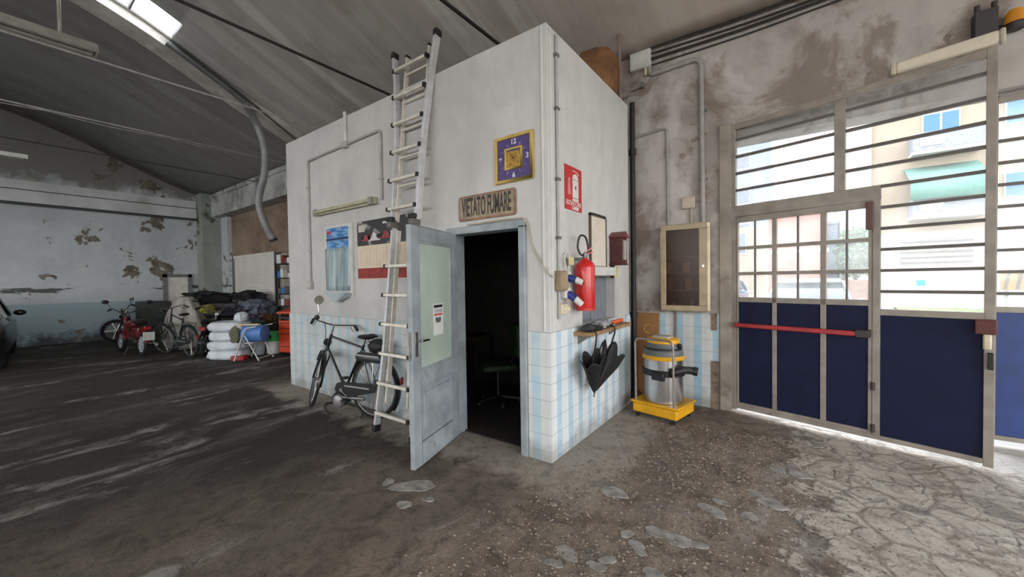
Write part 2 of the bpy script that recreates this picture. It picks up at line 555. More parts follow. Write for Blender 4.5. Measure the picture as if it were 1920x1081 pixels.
# crumbs of broken concrete
g = G()
rr = random.Random(11)
cnt = 0
while cnt < 9000:
    x = rr.uniform(-0.6, 3.2); y = rr.uniform(-2.6, 1.6)
    w = max(0.0, 1 - abs((x - 1.0 - 0.05 * y)) / 1.15) * (0.35 + 0.65 * mnoise.noise(Vector((x * 1.6, y * 1.6, 3.0))) + 0.3)
    if x < 0.25 and y > -0.3: w = 0.06 if x > 0.02 else 0
    if x < 0.05 and y > -0.08: continue
    if y > 2.1 - 0.2 * x: continue
    if rr.random() > w: continue
    s = rr.choice((0.003, 0.004, 0.005, 0.006, 0.008)) * rr.uniform(0.7, 1.3)
    a = rr.uniform(0, 6.28)
    c, sn = math.cos(a), math.sin(a)
    pts = []
    for k in range(5):
        th = 2 * PI * k / 5
        q = s * rr.uniform(0.7, 1.3)
        pts.append((x + q * math.cos(th + a) * 1.4, y + q * math.sin(th + a), 0.0))
    tp = (x + s * 0.3 * c, y + s * 0.3 * sn, s * rr.uniform(0.6, 1.1))
    g.add(pts + [tp], [(0, 1, 5), (1, 2, 5), (2, 3, 5), (3, 4, 5), (4, 0, 5), (4, 3, 2, 1, 0)])
    cnt += 1
gm = NT('floor_crumbs'); gi = gm.n.new('ShaderNodeNewGeometry')
gm.color(gm.mix(gm.ramp(gi.outputs['Random Per Island'], 0, 1), (74, 65, 57), (158, 144, 128)))
gm.b.inputs['Roughness'].default_value = 0.9
o = build('gravel', g, gm.m, angle=10)
tag(o, 'crumbs of broken concrete scattered on the floor in front of the gate', 'gravel', kind='stuff')

# --- vault with a glazed slot beside the arch
def vault_material():
    k = NT('board_marked_vault')
    o = k.sep()
    st = k.noise(1.0, 8, 0.72, 0.0, k.co((4.0, 0.16, 0.16)))
    st2 = k.noise(1.0, 3, 0.6, 0.3, k.co((1.7, 0.10, 0.10), (5, 0, 0)))
    st3 = k.noise(1.0, 4, 0.6, 0.5, k.co((3.2, 0.5, 0.5), (1, 2, 0)))
    n = k.noise(1.2, 7, 0.65)
    col = k.mix(k.ramp(st, 0.3, 0.72), (176, 174, 170), (220, 217, 212))
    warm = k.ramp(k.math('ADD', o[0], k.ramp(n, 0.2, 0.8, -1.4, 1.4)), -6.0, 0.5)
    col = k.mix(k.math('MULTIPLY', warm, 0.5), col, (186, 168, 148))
    col = k.mix(k.math('MULTIPLY', k.ramp(st2, 0.6, 0.68), 0.6), col, (236, 234, 228))
    col = k.mix(k.math('MULTIPLY', k.ramp(st3, 0.62, 0.7), 0.4), col, (226, 224, 218))
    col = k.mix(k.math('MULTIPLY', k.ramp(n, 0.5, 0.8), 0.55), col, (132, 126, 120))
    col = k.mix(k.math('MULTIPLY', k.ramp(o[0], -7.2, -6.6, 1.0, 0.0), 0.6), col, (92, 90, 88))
    k.color(col)
    k.b.inputs['Roughness'].default_value = 0.9
    k.bump(st, 0.12, 0.012)
    return k.m
ys = [YC - (YC - YR) * i / 60 for i in range(61)]
SK = (-6.62, -6.02, -0.82, -4.4)
ys = sorted(set([round(y, 4) for y in ys] + [SK[2], SK[3]]), reverse=True)
xs = [X0 - 0.3, -10.5, -8, SK[0], SK[1], -4, -2, 0, 2, 5, X1 + 0.3]
g = G()
vs = [(x, y, vz(y)) for y in ys for x in xs]
fs = []
for j in range(len(ys) - 1):
    for i in range(len(xs) - 1):
        if xs[i] >= SK[0] - 1e-6 and xs[i+1] <= SK[1] + 1e-6 and ys[j] <= SK[2] + 1e-6 and ys[j+1] >= SK[3] - 1e-6:
            continue
        a = j * len(xs) + i
        fs.append((a, a + 1, a + 1 + len(xs), a + len(xs)))
g.add(vs, fs)
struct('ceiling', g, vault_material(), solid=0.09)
# glazed slot
hazy = bpy.data.materials.new('hazy_glass'); hazy.use_nodes = True
nt = hazy.node_tree; nt.nodes.clear()
out = nt.nodes.new('ShaderNodeOutputMaterial')
tr = nt.nodes.new('ShaderNodeBsdfTransparent'); tr.inputs[0].default_value = (0.94, 0.95, 0.95, 1)
tl = nt.nodes.new('ShaderNodeBsdfTranslucent'); tl.inputs[0].default_value = (0.85, 0.87, 0.87, 1)
gl = nt.nodes.new('ShaderNodeBsdfGlossy'); gl.inputs['Roughness'].default_value = 0.08
m1 = nt.nodes.new('ShaderNodeMixShader'); m2 = nt.nodes.new('ShaderNodeMixShader')
tex = nt.nodes.new('ShaderNodeTexCoord'); no = nt.nodes.new('ShaderNodeTexNoise'); no.inputs['Scale'].default_value = 3.0; no.inputs['Detail'].default_value = 6
mr = nt.nodes.new('ShaderNodeMapRange'); mr.inputs['From Min'].default_value = 0.3; mr.inputs['From Max'].default_value = 0.8
mr.inputs['To Min'].default_value = 0.06; mr.inputs['To Max'].default_value = 0.22
nt.links.new(tex.outputs['Object'], no.inputs['Vector']); nt.links.new(no.outputs['Fac'], mr.inputs['Value'])
nt.links.new(mr.outputs['Result'], m1.inputs[0]); nt.links.new(tr.outputs[0], m1.inputs[1]); nt.links.new(tl.outputs[0], m1.inputs[2])
m2.inputs[0].default_value = 0.04
nt.links.new(m1.outputs[0], m2.inputs[1]); nt.links.new(gl.outputs[0], m2.inputs[2]); nt.links.new(m2.outputs[0], out.inputs['Surface'])
MATS['hazy_glass'] = hazy
white_conc = M('pale_cast_concrete', (206, 202, 194), 0.85, var=0.2, scale=2.2, bump=0.2, dirt=((140, 134, 126), 0.58))
g = G()
n = 14
yy = [SK[2] + (SK[3] - SK[2]) * i / n for i in range(n + 1)]
for i in range(n):
    g.add([(SK[0], yy[i], vz(yy[i]) + 0.02), (SK[1], yy[i], vz(yy[i]) + 0.02), (SK[1], yy[i+1], vz(yy[i+1]) + 0.02), (SK[0], yy[i+1], vz(yy[i+1]) + 0.02)], [(0, 1, 2, 3)])
sk = struct('window_1', g, hazy)
tag(sk, 'bright glazed slot in the vault beside the concrete arch', 'skylight')
g = G()
for i in range(0, n + 1, 2):
    g.box(SK[0], SK[1], yy[i] - 0.012, yy[i] + 0.012, vz(yy[i]) - 0.03, vz(yy[i]) + 0.03)
build('glazing_bar', g, M('grey_iron', (120, 118, 114), 0.6, 0.3), sk)
# arches across the hall
def arch(x0, x1, drop, up=0.02):
    g = G(); m = 60
    yy = [YC - (YC - YR) * i / m for i in range(m + 1)]
    vs = []
    for y in yy:
        zt = vz(y) + up; zb = vz(y) - drop
        vs += [(x0, y, zb), (x1, y, zb), (x1, y, zt), (x0, y, zt)]
    fs = []
    for i in range(m):
        a = i * 4
        for k in range(4):
            l = (k + 1) % 4
            fs.append((a + k, a + l, a + 4 + l, a + 4 + k))
    g.add(vs, fs)
    return g
struct('beam_arch', arch(-7.12, -6.66, 0.20), white_conc)
struct('beam_gable', arch(X0 - 0.05, X0 + 0.35, 0.10), M('shaded_gable_concrete', (96, 93, 89), 0.9, var=0.2, scale=2))  # dark colour paints the shade along the gable arch

# --- walls
hall = plaster('hall_plaster', (180, 174, 168), (120, 110, 101), (120, 104, 92), peel=0.615, stain_lo=0.47, under2=(150, 140, 130), blot=((118, 102, 90), (206, 202, 198)))
backm = plaster('back_wall_plaster', (206, 212, 216), (164, 172, 176), (98, 92, 80), peel=0.62, stain_lo=0.5, under2=(128, 124, 112), dado=(1.1, (162, 182, 190), (62, 62, 62)), top=(4.3, (122, 118, 112)), streak=(1.46, (92, 92, 92)), near=(1, -1.6, 1.2, 0.06))
offm = plaster('office_plaster', (206, 205, 202), (160, 160, 158), (160, 156, 150), peel=0.74, stain_lo=0.48, bump=0.12)
g = wall_cells([X0, 1.07, 4.95, X1], [0, 3.08, 4.8], YC, 2.57, lambda x, z: 1.07 < x < 4.95 and z < 3.08)
struct('wall_gate', g, hall)
# back wall with gable
g = G()
m = 40
yy = [YC + 0.3 - (YC - YR + 0.3) * i / m for i in range(m + 1)]
poly = [(y, 0) for y in (YC + 0.3, YR)] 
vs = []; fs = []
for y in yy:
    for x in (X0, X0 - 0.3):
        vs += [(x, y, 0), (x, y, vz(y) + 0.06)]
for i in range(m):
    a = i * 4
    fs += [(a, a + 4, a + 5, a + 1), (a + 2, a + 3, a + 7, a + 6), (a + 1, a + 5, a + 7, a + 3), (a, a + 2, a + 6, a + 4)]
g.add(vs, fs)
struct('wall_back', g, backm)
g = G().box(X0 - 0.01, X0 + 0.16, YR, 1.5, 3.72, 4.05).box(X0 - 0.01, X0 + 0.13, YR, 1.5, 4.058, 4.3)
struct('beam_back', g, M('white_band', (212, 215, 216), 0.85, var=0.12, scale=1.2, dirt=((168, 166, 160), 0.62)))
struct('trim_10', G().box(X0 + 0.15, X0 + 0.185, YR, 1.5, 3.66, 3.73).box(X0 + 0.12, X0 + 0.175, YR, 1.5, 4.042, 4.062), M('dark_strip', (64, 66, 68), 0.6))  # thin dark strips along the edges of the white band
greenish = plaster('mossy_column_plaster', (176, 182, 180), (112, 122, 104), (84, 92, 74), peel=0.6, stain_lo=0.35)
struct('column_back', G().box(X0, X0 + 0.5, 1.52, YC, 0, 4.55), greenish, bevel=0.02)
struct('column_back', G().box(X0 + 0.5, X0 + 1.05, 2.06, YC, 0, 3.8), backm)
struct('beam_side', G().box(X0 + 0.5, -7.05, 1.8, YC, 3.78, 4.38).box(X0 + 0.5, -7.05, 1.76, YC, 4.38, 4.5), M('grey_cast_beam', (192, 193, 190), 0.85, var=0.2, scale=1.5, dirt=((112, 108, 100), 0.55)))
struct('column_side', G().box(-7.05, -6.6, 1.9, YC, 0, 4.6), white_conc)
# bare brick above the shutters
k = NT('old_brick')
br = k.n.new('ShaderNodeTexBrick')
mp = k.n.new('ShaderNodeMapping'); mp.inputs['Rotation'].default_value = (PI / 2, 0, 0)
k.link(k.tc.outputs['Object'], mp.inputs['Vector']); k.link(mp.outputs['Vector'], br.inputs['Vector'])
br.inputs['Scale'].default_value = 4.0
br.inputs['Color1'].default_value = lin((142, 112, 94)); br.inputs['Color2'].default_value = lin((110, 90, 76)); br.inputs['Mortar'].default_value = lin((150, 138, 124))
k.color(k.mix(k.ramp(k.noise(1.2, 7, 0.65), 0.4, 0.6), br.outputs['Color'], (158, 138, 118)))
k.b.inputs['Roughness'].default_value = 0.9
struct('wall_brick', G().box(X0 + 1.05, -7.05, 2.18, YC - 0.001, 2.42, 3.79), k.m)
# unseen rear wall and open end; openings widened to bring in more light
def rear_hole(x, z): return (1.4 < z < 4.0 or (x < -6.5 and z < 4.0)) and (int((x + 14.5) / 0.75) % 6) not in (0,)
xs = [X0 + 0.75 * i for i in range(31)]
struct('wall_rear', wall_cells(xs, [0, 1.4, 4.0, 4.8], YR - 0.3, YR, rear_hole), backm)
g = wall_cells([YR, -11.0, 1.4, YC + 0.3], [0, 4.2, 4.4], 0, 0.3, lambda y, z: -11.0 < y < 1.4 and z < 4.2)
g.xform(Matrix.Translation((X1, 0, 0)) @ Matrix(((0, 1, 0, 0), (1, 0, 0, 0), (0, 0, 1, 0), (0, 0, 0, 1))))
vs = []; fs = []
for i, y in enumerate(yy):
    vs += [(X1, y, 4.4), (X1, y, vz(y) + 0.06)]
    if i: fs.append((2*i-2, 2*i, 2*i+1, 2*i-1))
g.add(vs, fs)
struct('wall_end', g, hall)

# --- office block standing in the hall
DX0, DX1, DH = -1.10, -0.27, 2.02
g = wall_cells([-OL, DX0, DX1, 0], [0, DH, HO], 0, 0.12, lambda x, z: DX0 < x < DX1 and z < DH)
struct('wall_office_front', g, offm)
HY0, HY1, HZ0, HZ1 = 0.62, 1.46, 1.10, 1.57
g = G()
zs = [0, HZ0, HZ1, HO]; ysx = [0.12, HY0, HY1, OW]
for i in range(3):
    for j in range(3):
        if i == 1 and j == 1: continue
        g.box(-0.12, 0, ysx[i], ysx[i+1], zs[j], zs[j+1])
struct('wall_office_side', g, offm)
struct('wall_office_rear', G().box(-OL, -0.12, OW - 0.12, OW, 0, HO).box(-OL, -OL + 0.12, 0.12, OW - 0.12, 0, HO), offm)
struct('ceiling_office', G().box(-OL + 0.12, -0.12, 0.12, OW - 0.12, HO - 0.12, HO - 0.01), M('office_shade_ceiling', (46, 42, 40), 0.9))  # ceiling coloured dark to deepen the shade inside
# dark lining added to keep the office interior in shade
lin_m = M('office_shade_lining', (44, 40, 38), 0.8, var=0.2)
struct('wall_office_shade_lining', G().box(-OL + 0.13, -0.14, OW - 0.15, OW - 0.125, 0, HO - 0.12).box(-OL + 0.125, -OL + 0.15, 0.13, OW - 0.13, 0, HO - 0.12).box(-0.15, -0.125, 0.13, HY0 - 0.03, 0, HO - 0.12).box(-0.15, -0.125, HY1 + 0.03, OW - 0.13, 0, HO - 0.12).box(-0.15, -0.125, HY0 - 0.03, HY1 + 0.03, 0, HZ0 - 0.03).box(-0.15, -0.125, HY0 - 0.03, HY1 + 0.03, HZ1 + 0.03, HO - 0.12), lin_m)
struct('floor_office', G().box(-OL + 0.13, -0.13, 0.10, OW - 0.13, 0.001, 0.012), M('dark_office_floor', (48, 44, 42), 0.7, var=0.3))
# corner guard of pale plaster
struct('trim_1', G().tube([(-0.045, -0.004, 1.11), (-0.045, -0.004, HO - 0.02)], 0.012, 8).tube([(0.004, 0.05, 1.11), (0.004, 0.05, HO - 0.02)], 0.012, 8), offm)
# tile dado
TZ = 1.098
struct('trim_2', G().box(-OL - 0.008, DX0 - 0.09, -0.012, 0.0, 0, TZ).box(DX1 + 0.055, 0.012, -0.012, 0, 0, TZ), tiles('front_tiles', 0, 0.235, white=(216, 218, 216), blue=(180, 207, 220)))
struct('trim_3', G().box(0, 0.012, 0.0, HY0 - 0.02, 0, TZ).box(0, 0.012, HY0 - 0.02, OW + 0.001, 0, HZ0 - 0.12).box(0, 0.012, HY1 + 0.3, OW + 0.001, HZ0 - 0.12, TZ), tiles('side_tiles', 1, -0.03, white=(228, 232, 233), dirty=0.25))
struct('trim_4', G().box(-0.12, 0.95, YC - 0.014, YC, 0, 1.11), tiles('gate_wall_tiles', 0, 0.0, white=(206, 208, 206), blue=(150, 188, 208), dirty=0.8))
struct('trim_5', G().box(-OL - 0.012, -OL, 0.0, OW, 0, TZ), MATS['front_tiles'])
# gate reveal painted frame
rev = M('gate_reveal_paint', (146, 138, 126), 0.75, var=0.2, scale=3, dirt=((104, 92, 78), 0.58))
struct('trim_6', G().box(0.955, 1.075, YC - 0.035, YC + 0.05, 0, 3.28), rev, bevel=0.006)
struct('trim_7', G().box(0.862, 0.945, YC - 0.022, YC - 0.012, 0.0, 0.56).box(0.865, 0.925, YC - 0.024, YC - 0.012, 0.92, 1.12), M('exposed_mortar', (122, 106, 92), 0.95, var=0.35, scale=14, bump=0.6))

# door frame of the office
fm = M('grey_door_paint', (150, 158, 162), 0.55, var=0.14, scale=5, dirt=((108, 110, 110), 0.63))
g = G()
prof = [(DX0 - 0.055, -0.03), (DX0 + 0.0, -0.03)]
g.box(DX0 - 0.075, DX0 + 0.02, -0.035, 0.14, 0, DH + 0.0)
g.box(DX1 - 0.02, DX1 + 0.05, -0.035, 0.14, 0, DH + 0.0)
g.box(DX0 - 0.075, DX1 + 0.05, -0.035, 0.14, DH - 0.025, DH + 0.045)
struct('trim_8', g, fm, bevel=0.008)

# gable panel door in the back wall
d2 = thing('door_2', 'small whitish panel door in a grey frame in the back wall', 'door', (X0, 0.98, 0), kind='structure')
build('frame', G().box(0, 0.09, -0.36, -0.26, 0, 1.9).box(0, 0.09, 0.26, 0.36, 0, 1.9).box(0, 0.09, -0.36, 0.36, 1.80, 1.9), M('grey_frame', (120, 122, 124), 0.7), d2)
build('panel', G().box(0, 0.04, -0.26, 0.26, 0, 1.8), M('offwhite_panel', (232, 229, 220), 0.6, var=0.08), d2)
# roller shutters on the side wall
slat = NT('shutter_paint')
slat.color(slat.mix(slat.ramp(slat.noise(1.5, 5), 0.35, 0.7), (240, 236, 230), (222, 217, 210)))
slat.b.inputs['Roughness'].default_value = 0.5
def shutter(x0, x1, label):
    t = thing('roller_shutter', label, 'roller shutter', (x0, 2.18, 0))
    w = x1 - x0
    n = 30
    def f(u, v):
        z = 0.02 + 2.36 * v
        return (w * u, -0.02 - 0.016 * abs(math.sin(PI * v * n)), z)
    g = G().sheet(f, 1, n * 6)
    build('slat_curtain', g, slat.m, t, angle=60)
    build('top_rail', G().box(0, w, -0.06, 0.01, 2.38, 2.46), slat.m, t)
    build('side_rail', G().box(-0.05, 0.01, -0.05, 0.02, 0, 2.46), MATS['grey_frame'], t)
    build('side_rail', G().box(w - 0.01, w + 0.05, -0.05, 0.02, 0, 2.46), MATS['grey_frame'], t)
shutter(-14.0 + 0.12, -13.35, 'narrow white roller shutter next to the mossy corner column')
shutter(-13.2, -10.25, 'wide white roller shutter below the bare brickwork')
# ------------------------------------------------------------------ common materials
alu = M('brushed_aluminium', (226, 220, 208), 0.42, 0.35, var=0.08, scale=12)
alu_w = M('aluminium_channel', (206, 207, 208), 0.42, 0.4, var=0.08, scale=10)
blackp = M('black_plastic', (26, 26, 27), 0.5, var=0.2)
black = M('black_enamel', (18, 19, 21), 0.3, var=0.15, coat=0.3)
rubber = M('tyre_rubber', (24, 24, 25), 0.8, var=0.25, scale=20)
chrome = M('chrome', (190, 190, 192), 0.18, 1.0, var=0.05)
steel = M('worn_steel', (132, 130, 126), 0.4, 0.8, var=0.2, scale=14)
iron = MATS['grey_iron']
paper = M('white_paper', (214, 214, 210), 0.8, var=0.04)
wood = M('raw_board', (150, 118, 84), 0.7, var=0.2, scale=14)
greyp = M('grey_conduit', (168, 168, 165), 0.5, var=0.08)
white_paint = M('white_enamel', (206, 206, 202), 0.45, var=0.07)
red = M('fire_red', (196, 24, 24), 0.32, var=0.08, coat=0.3)
cream = M('old_cream_plastic', (206, 196, 170), 0.5, var=0.1)

# ------------------------------------------------------------------ office door leaf, standing open
door = thing('door_1', 'grey half glazed office door standing open towards the hall', 'door', (DX0 + 0.02, -0.03, 0), R(-73.3), kind='structure')
W, T, Hd = 0.79, 0.042, 2.0
g = G()
g.box(0, 0.115, 0, T, 0.02, Hd).box(W - 0.115, W, 0, T, 0.02, Hd)
g.box(0.115, W - 0.115, 0, T, 1.88, Hd).box(0.115, W - 0.115, 0, T, 0.66, 0.80).box(0.115, W - 0.115, 0, T, 0.02, 0.20)
build('frame', g, fm, door, bevel=0.004)
k = NT('frosted_green_glass')
k.color(k.mix(k.ramp(k.noise(1.6, 4), 0.35, 0.65), (158, 174, 162), (184, 196, 184)))
k.b.inputs['Roughness'].default_value = 0.16
k.b.inputs['Specular IOR Level'].default_value = 0.6
build('glass', G().box(0.11, W - 0.11, 0.014, 0.026, 0.795, 1.885), k.m, door)
g = G()
for a, b, c, d in ((0.115, 0.132, 0.80, 1.88), (W - 0.132, W - 0.115, 0.80, 1.88)):
    g.box(a, b, 0.0, T - 0.004, c, d)
g.box(0.132, W - 0.132, 0.0, T - 0.004, 0.80, 0.817).box(0.132, W - 0.132, 0.0, T - 0.004, 1.863, 1.88)
build('glazing_bead', g, fm, door, bevel=0.004)
g = G().box(0.115, W - 0.115, 0.012, T - 0.018, 0.20, 0.66)
g.box(0.17, W - 0.17, 0.012, T - 0.006, 0.255, 0.605)
build('lower_panel', g, fm, door, bevel=0.006)
h = build('handle_plate', G().box(W - 0.075, W - 0.035, T, T + 0.006, 0.93, 1.13), steel, door, bevel=0.002)
build('handle', G().tube(bent([(W - 0.055, T, 1.06), (W - 0.055, T + 0.05, 1.06), (W - 0.17, T + 0.05, 1.055)], 0.02), 0.0085, 10), chrome, h)
build('lock_edge', G().box(W, W + 0.002, 0.008, T - 0.008, 0.90, 1.14), steel, door)
for z in (0.3, 1.7):
    build('hinge', G().cyl((-0.008, 0.0, z), (-0.008, 0.0, z + 0.12), 0.011), steel, door)
# notice sheet taped to the glass
no_ = thing('notice_sheet', 'printed white notice with a red heading on the office door glass', 'notice', (DX0 + 0.02, -0.03, 0), R(-73.3))
px0, px1, pz0, pz1 = 0.27, 0.44, 1.06, 1.34
build('sheet', G().box(px0, px1, 0.0265, 0.028, pz0, pz1), paper, no_)
build('header', G().box(px0 + 0.01, px1 - 0.01, 0.0282, 0.0288, pz1 - 0.035, pz1 - 0.01), M('ink_black', (30, 30, 32), 0.7), no_)
build('red_heading', G().box(px0 + 0.015, px1 - 0.015, 0.0282, 0.0288, pz1 - 0.105, pz1 - 0.09), M('ink_red', (190, 50, 48), 0.7), no_)
g = G()
for i in range(4): g.box(px0 + 0.015, px1 - 0.02 - 0.01 * (i % 2), 0.0282, 0.0288, pz1 - 0.052 - i * 0.009, pz1 - 0.049 - i * 0.009)
build('small_print', g, MATS['ink_black'], no_)
build('picture', G().prism([(px0 + 0.05, pz0 + 0.11), (px0 + 0.12, pz0 + 0.11), (px0 + 0.14, pz0 + 0.14), (px0 + 0.125, pz0 + 0.165), (px0 + 0.09, pz0 + 0.15), (px0 + 0.05, pz0 + 0.165), (px0 + 0.035, pz0 + 0.14)], 0.0282, 0.0289), M('ink_grey', (90, 92, 96), 0.7), no_)

# ------------------------------------------------------------------ front of the office
ck = thing('wall_clock', 'square purple wall clock with gold frame above the office door', 'clock', (-0.335, -0.001, 2.61), R(0))
gold = M('gold_frame_paint', (206, 176, 96), 0.4, 0.25, var=0.12)
purple = M('purple_dial', (78, 64, 120), 0.5, var=0.12)
S = 0.205
g = G()
for a in (0, PI / 2, PI, 3 * PI / 2):
    g.prism([(-S, -S), (S, -S), (S - 0.028, -S + 0.028), (-S + 0.028, -S + 0.028)], -0.03, 0, Matrix.Rotation(a, 4, 'Y'))
build('frame', g, gold, ck, bevel=0.003)
build('dial', G().box(-S + 0.02, S - 0.02, -0.014, -0.002, -S + 0.02, S - 0.02), purple, ck)
inn = 0.095
g = G()
for a in (0, PI / 2, PI, 3 * PI / 2):
    g.prism([(-inn, -inn), (inn, -inn), (inn - 0.018, -inn + 0.018), (-inn + 0.018, -inn + 0.018)], -0.024, -0.01, Matrix.Rotation(a, 4, 'Y'))
build('inner_frame', g, gold, ck, bevel=0.002)
build('gold_picture', G().box(-inn + 0.016, inn - 0.016, -0.0165, -0.013, -inn + 0.016, inn - 0.03), M('dull_gold_plate', (176, 138, 62), 0.5, 0.3, var=0.35, scale=40), ck)
numm = M('pale_numerals', (222, 220, 232), 0.5)
for s, x, z in (('12', 0, 0.145), ('3', 0.145, 0), ('6', 0, -0.145), ('9', -0.145, 0)):
    text(s, 0.062, numm, ck, (x, -0.0155, z), name='numeral', bold=0.0016)
for i in range(12):
    if i % 3 == 0: continue
    a = PI / 2 - i * PI / 6
    c, s_ = math.cos(a), math.sin(a)
    build('hour_mark', G().beam((0.12 * c, -0.0155, 0.12 * s_), (0.15 * c, -0.0155, 0.15 * s_), 0.0015, 0.006, up=(0, 1, 0)), numm, ck)
build('minute_hand', G().beam((0.0, -0.02, 0), (-0.04, -0.02, 0.055), 0.002, 0.008, up=(0, 1, 0)), MATS['ink_black'], ck)
build('hour_hand', G().beam((0.0, -0.019, 0), (0.038, -0.019, 0.014), 0.002, 0.010, up=(0, 1, 0)), MATS['ink_black'], ck)
build('hub', G().cyl((0, -0.022, 0), (0, -0.012, 0), 0.007), MATS['ink_black'], ck)

sg = thing('no_smoking_sign', 'bronze plate reading VIETATO FUMARE above the office doorway', 'sign', (-0.665, -0.001, 2.238))
bronze = M('bronze_plate', (150, 134, 112), 0.45, 0.35, var=0.15, scale=16)
bred = M('copper_rim', (138, 106, 86), 0.5, 0.3, var=0.2)
def rrect(w, h, r, n=5):
    out = []
    for cx, cz, a0 in ((w - r, h - r, 0), (-w + r, h - r, PI / 2), (-w + r, -h + r, PI), (w - r, -h + r, 3 * PI / 2)):
        for i in range(n + 1):
            a = a0 + PI / 2 * i / n
            out.append((cx + r * math.cos(a), cz + r * math.sin(a)))
    return out
build('rim', G().prism(rrect(0.345, 0.12, 0.03), -0.012, 0), bred, sg, bevel=0.003)
build('plate', G().prism(rrect(0.325, 0.10, 0.02), -0.0145, -0.004), bronze, sg)
text('VIETATO FUMARE', 0.24, M('dark_lettering', (52, 48, 46), 0.6), sg, (0, -0.0155, -0.001), sx=0.305, bold=0.005)

tl_ = thing('tube_lamp', 'dusty cream tube lamp over the posters on the office wall', 'lamp', (-3.0, 0, 2.5))
dusty = M('dusty_cream', (182, 178, 150), 0.6, var=0.12)
build('housing', G().prism([(-0.68, -0.035), (0.68, -0.035), (0.68, 0.045), (-0.68, 0.045)], -0.055, 0), dusty, tl_, bevel=0.01)
build('tube', G().cyl((-0.6, -0.075, 0.005), (0.6, -0.075, 0.005), 0.019), dusty, tl_)
for s_ in (-1, 1):
    build('lamp_holder', G().box(s_ * 0.635 - 0.03, s_ * 0.635 + 0.03, -0.10, -0.04, -0.045, 0.045), M('grey_holder', (150, 148, 136), 0.6), tl_, bevel=0.008)

# notice pocket: clear plastic holder with blue poster
hd = thing('leaflet_holder', 'clear plastic holder with a blue poster under the tube lamp', 'leaflet holder', (-3.2, -0.001, 0))
clear = M('clear_plastic_sheet', (182, 196, 200), 0.15, var=0.12, scale=3)
build('back_sheet', G().box(-0.33, 0.34, -0.012, 0, 1.36, 2.30), white_paint, hd)
bl = NT('blue_poster_print')
bl_s = bl.sep()
stp = bl.ramp(bl.noise(1.0, 3, 0.6, 0.0, bl.co((6, 1, 34))), 0.42, 0.58)
bl.color(bl.mix(stp, (40, 108, 176), (138, 178, 214)))
bl.b.inputs['Roughness'].default_value = 0.35
build('blue_poster', G().box(-0.27, 0.27, -0.016, -0.011, 2.0, 2.27), bl.m, hd)
build('poster_stripe', G().box(-0.27, 0.27, -0.0185, -0.015, 2.105, 2.135), M('navy_print', (28, 54, 98), 0.5), hd)
build('red_mark', G().box(-0.25, -0.15, -0.0185, -0.015, 2.19, 2.235), M('magenta_print', (178, 62, 96), 0.5), hd)
def pock(u, v):
    x = -0.29 + 0.58 * u
    z = 1.44 + 0.56 * v
    return (x, -0.02 - 0.02 * math.sin(PI * u) * (1 - v) - 0.006 * math.sin(9 * u + 2 * v), z)
k = NT('folded_plastic')
k.color(k.mix(k.ramp(k.noise(1.0, 4, 0.6, 0.4, k.co((9, 1, 1.0))), 0.35, 0.65), (120, 140, 146), (188, 202, 206)))
k.b.inputs['Roughness'].default_value = 0.2
build('plastic_pocket', G().sheet(pock, 16, 8), k.m, hd, solid=0.003)
build('side_strip', G().box(0.27, 0.35, -0.022, -0.001, 1.36, 2.28), white_paint, hd)
build('pocket_tip', G().add([(-0.31, -0.012, 1.38), (0.33, -0.012, 1.38), (0.30, -0.09, 1.42), (-0.27, -0.07, 1.42), (0.02, -0.09, 1.28)], [(0, 1, 2, 3), (3, 2, 4), (0, 3, 4), (1, 0, 4), (2, 1, 4)]), clear, hd)

cal = thing('wall_calendar', 'wall calendar with a racing picture and red band behind the ladder', 'calendar', (-2.25, -0.001, 0))
build('sheet', G().box(-0.5, 0.5, -0.008, 0, 1.58, 2.29), M('calendar_cream', (222, 206, 182), 0.75, var=0.04), cal)
k = NT('racing_photo_print')
nn = k.noise(3.2, 3, 0.5, 0.3, k.co((1, 1, 1.6)))
c = k.mix(k.ramp(nn, 0.56, 0.62), (52, 50, 52), (170, 168, 166))
c = k.mix(k.ramp(k.noise(4.0, 2, 0.5, 0.2, k.co((1, 1, 1.4), (4, 0, 7))), 0.62, 0.66), c, (150, 60, 56))
k.color(c); k.b.inputs['Roughness'].default_value = 0.35
build('photo', G().box(-0.5, 0.5, -0.011, -0.006, 1.99, 2.29), k.m, cal)
def racer(x, z, k, body, nm):
    P = lambda pts: [(x + px * k, z + pz * k) for px, pz in pts]
    r = build(nm, G().prism(P([(-0.12, 0.0), (0.12, 0.0), (0.115, 0.02), (0.045, 0.035), (0.04, 0.07), (0.015, 0.10), (-0.015, 0.10), (-0.04, 0.07), (-0.045, 0.035), (-0.115, 0.02)]), -0.0125, -0.010), body, cal)
    g = G()
    for s_ in (-1, 1):
        g.prism(P([(s_ * 0.095 - 0.022, 0.018), (s_ * 0.095 + 0.022, 0.018), (s_ * 0.095 + 0.022, 0.075), (s_ * 0.095 - 0.022, 0.075)]), -0.0128, -0.011)
    build('tyre_print', g, MATS['ink_black'], r)
racer(-0.15, 2.04, 1.0, M('car_print_white', (206, 204, 202), 0.4), 'car_picture')
racer(0.07, 2.055, 0.85, M('car_print_red', (168, 52, 50), 0.4), 'red_car_picture')
racer(-0.32, 2.05, 0.7, MATS['car_print_red'], 'red_car_picture')
build('picture_patch', G().box(-0.47, -0.34, -0.0122, -0.010, 2.16, 2.245), M('print_pale', (198, 192, 176), 0.5), cal)
build('white_caption', G().box(0.02, 0.22, -0.0122, -0.010, 2.225, 2.25), M('print_white', (216, 214, 212), 0.5), cal)
build('red_band', G().box(-0.5, 0.5, -0.011, -0.006, 1.59, 1.715), M('calendar_red', (150, 52, 48), 0.6, var=0.2, scale=20), cal)
g = G()
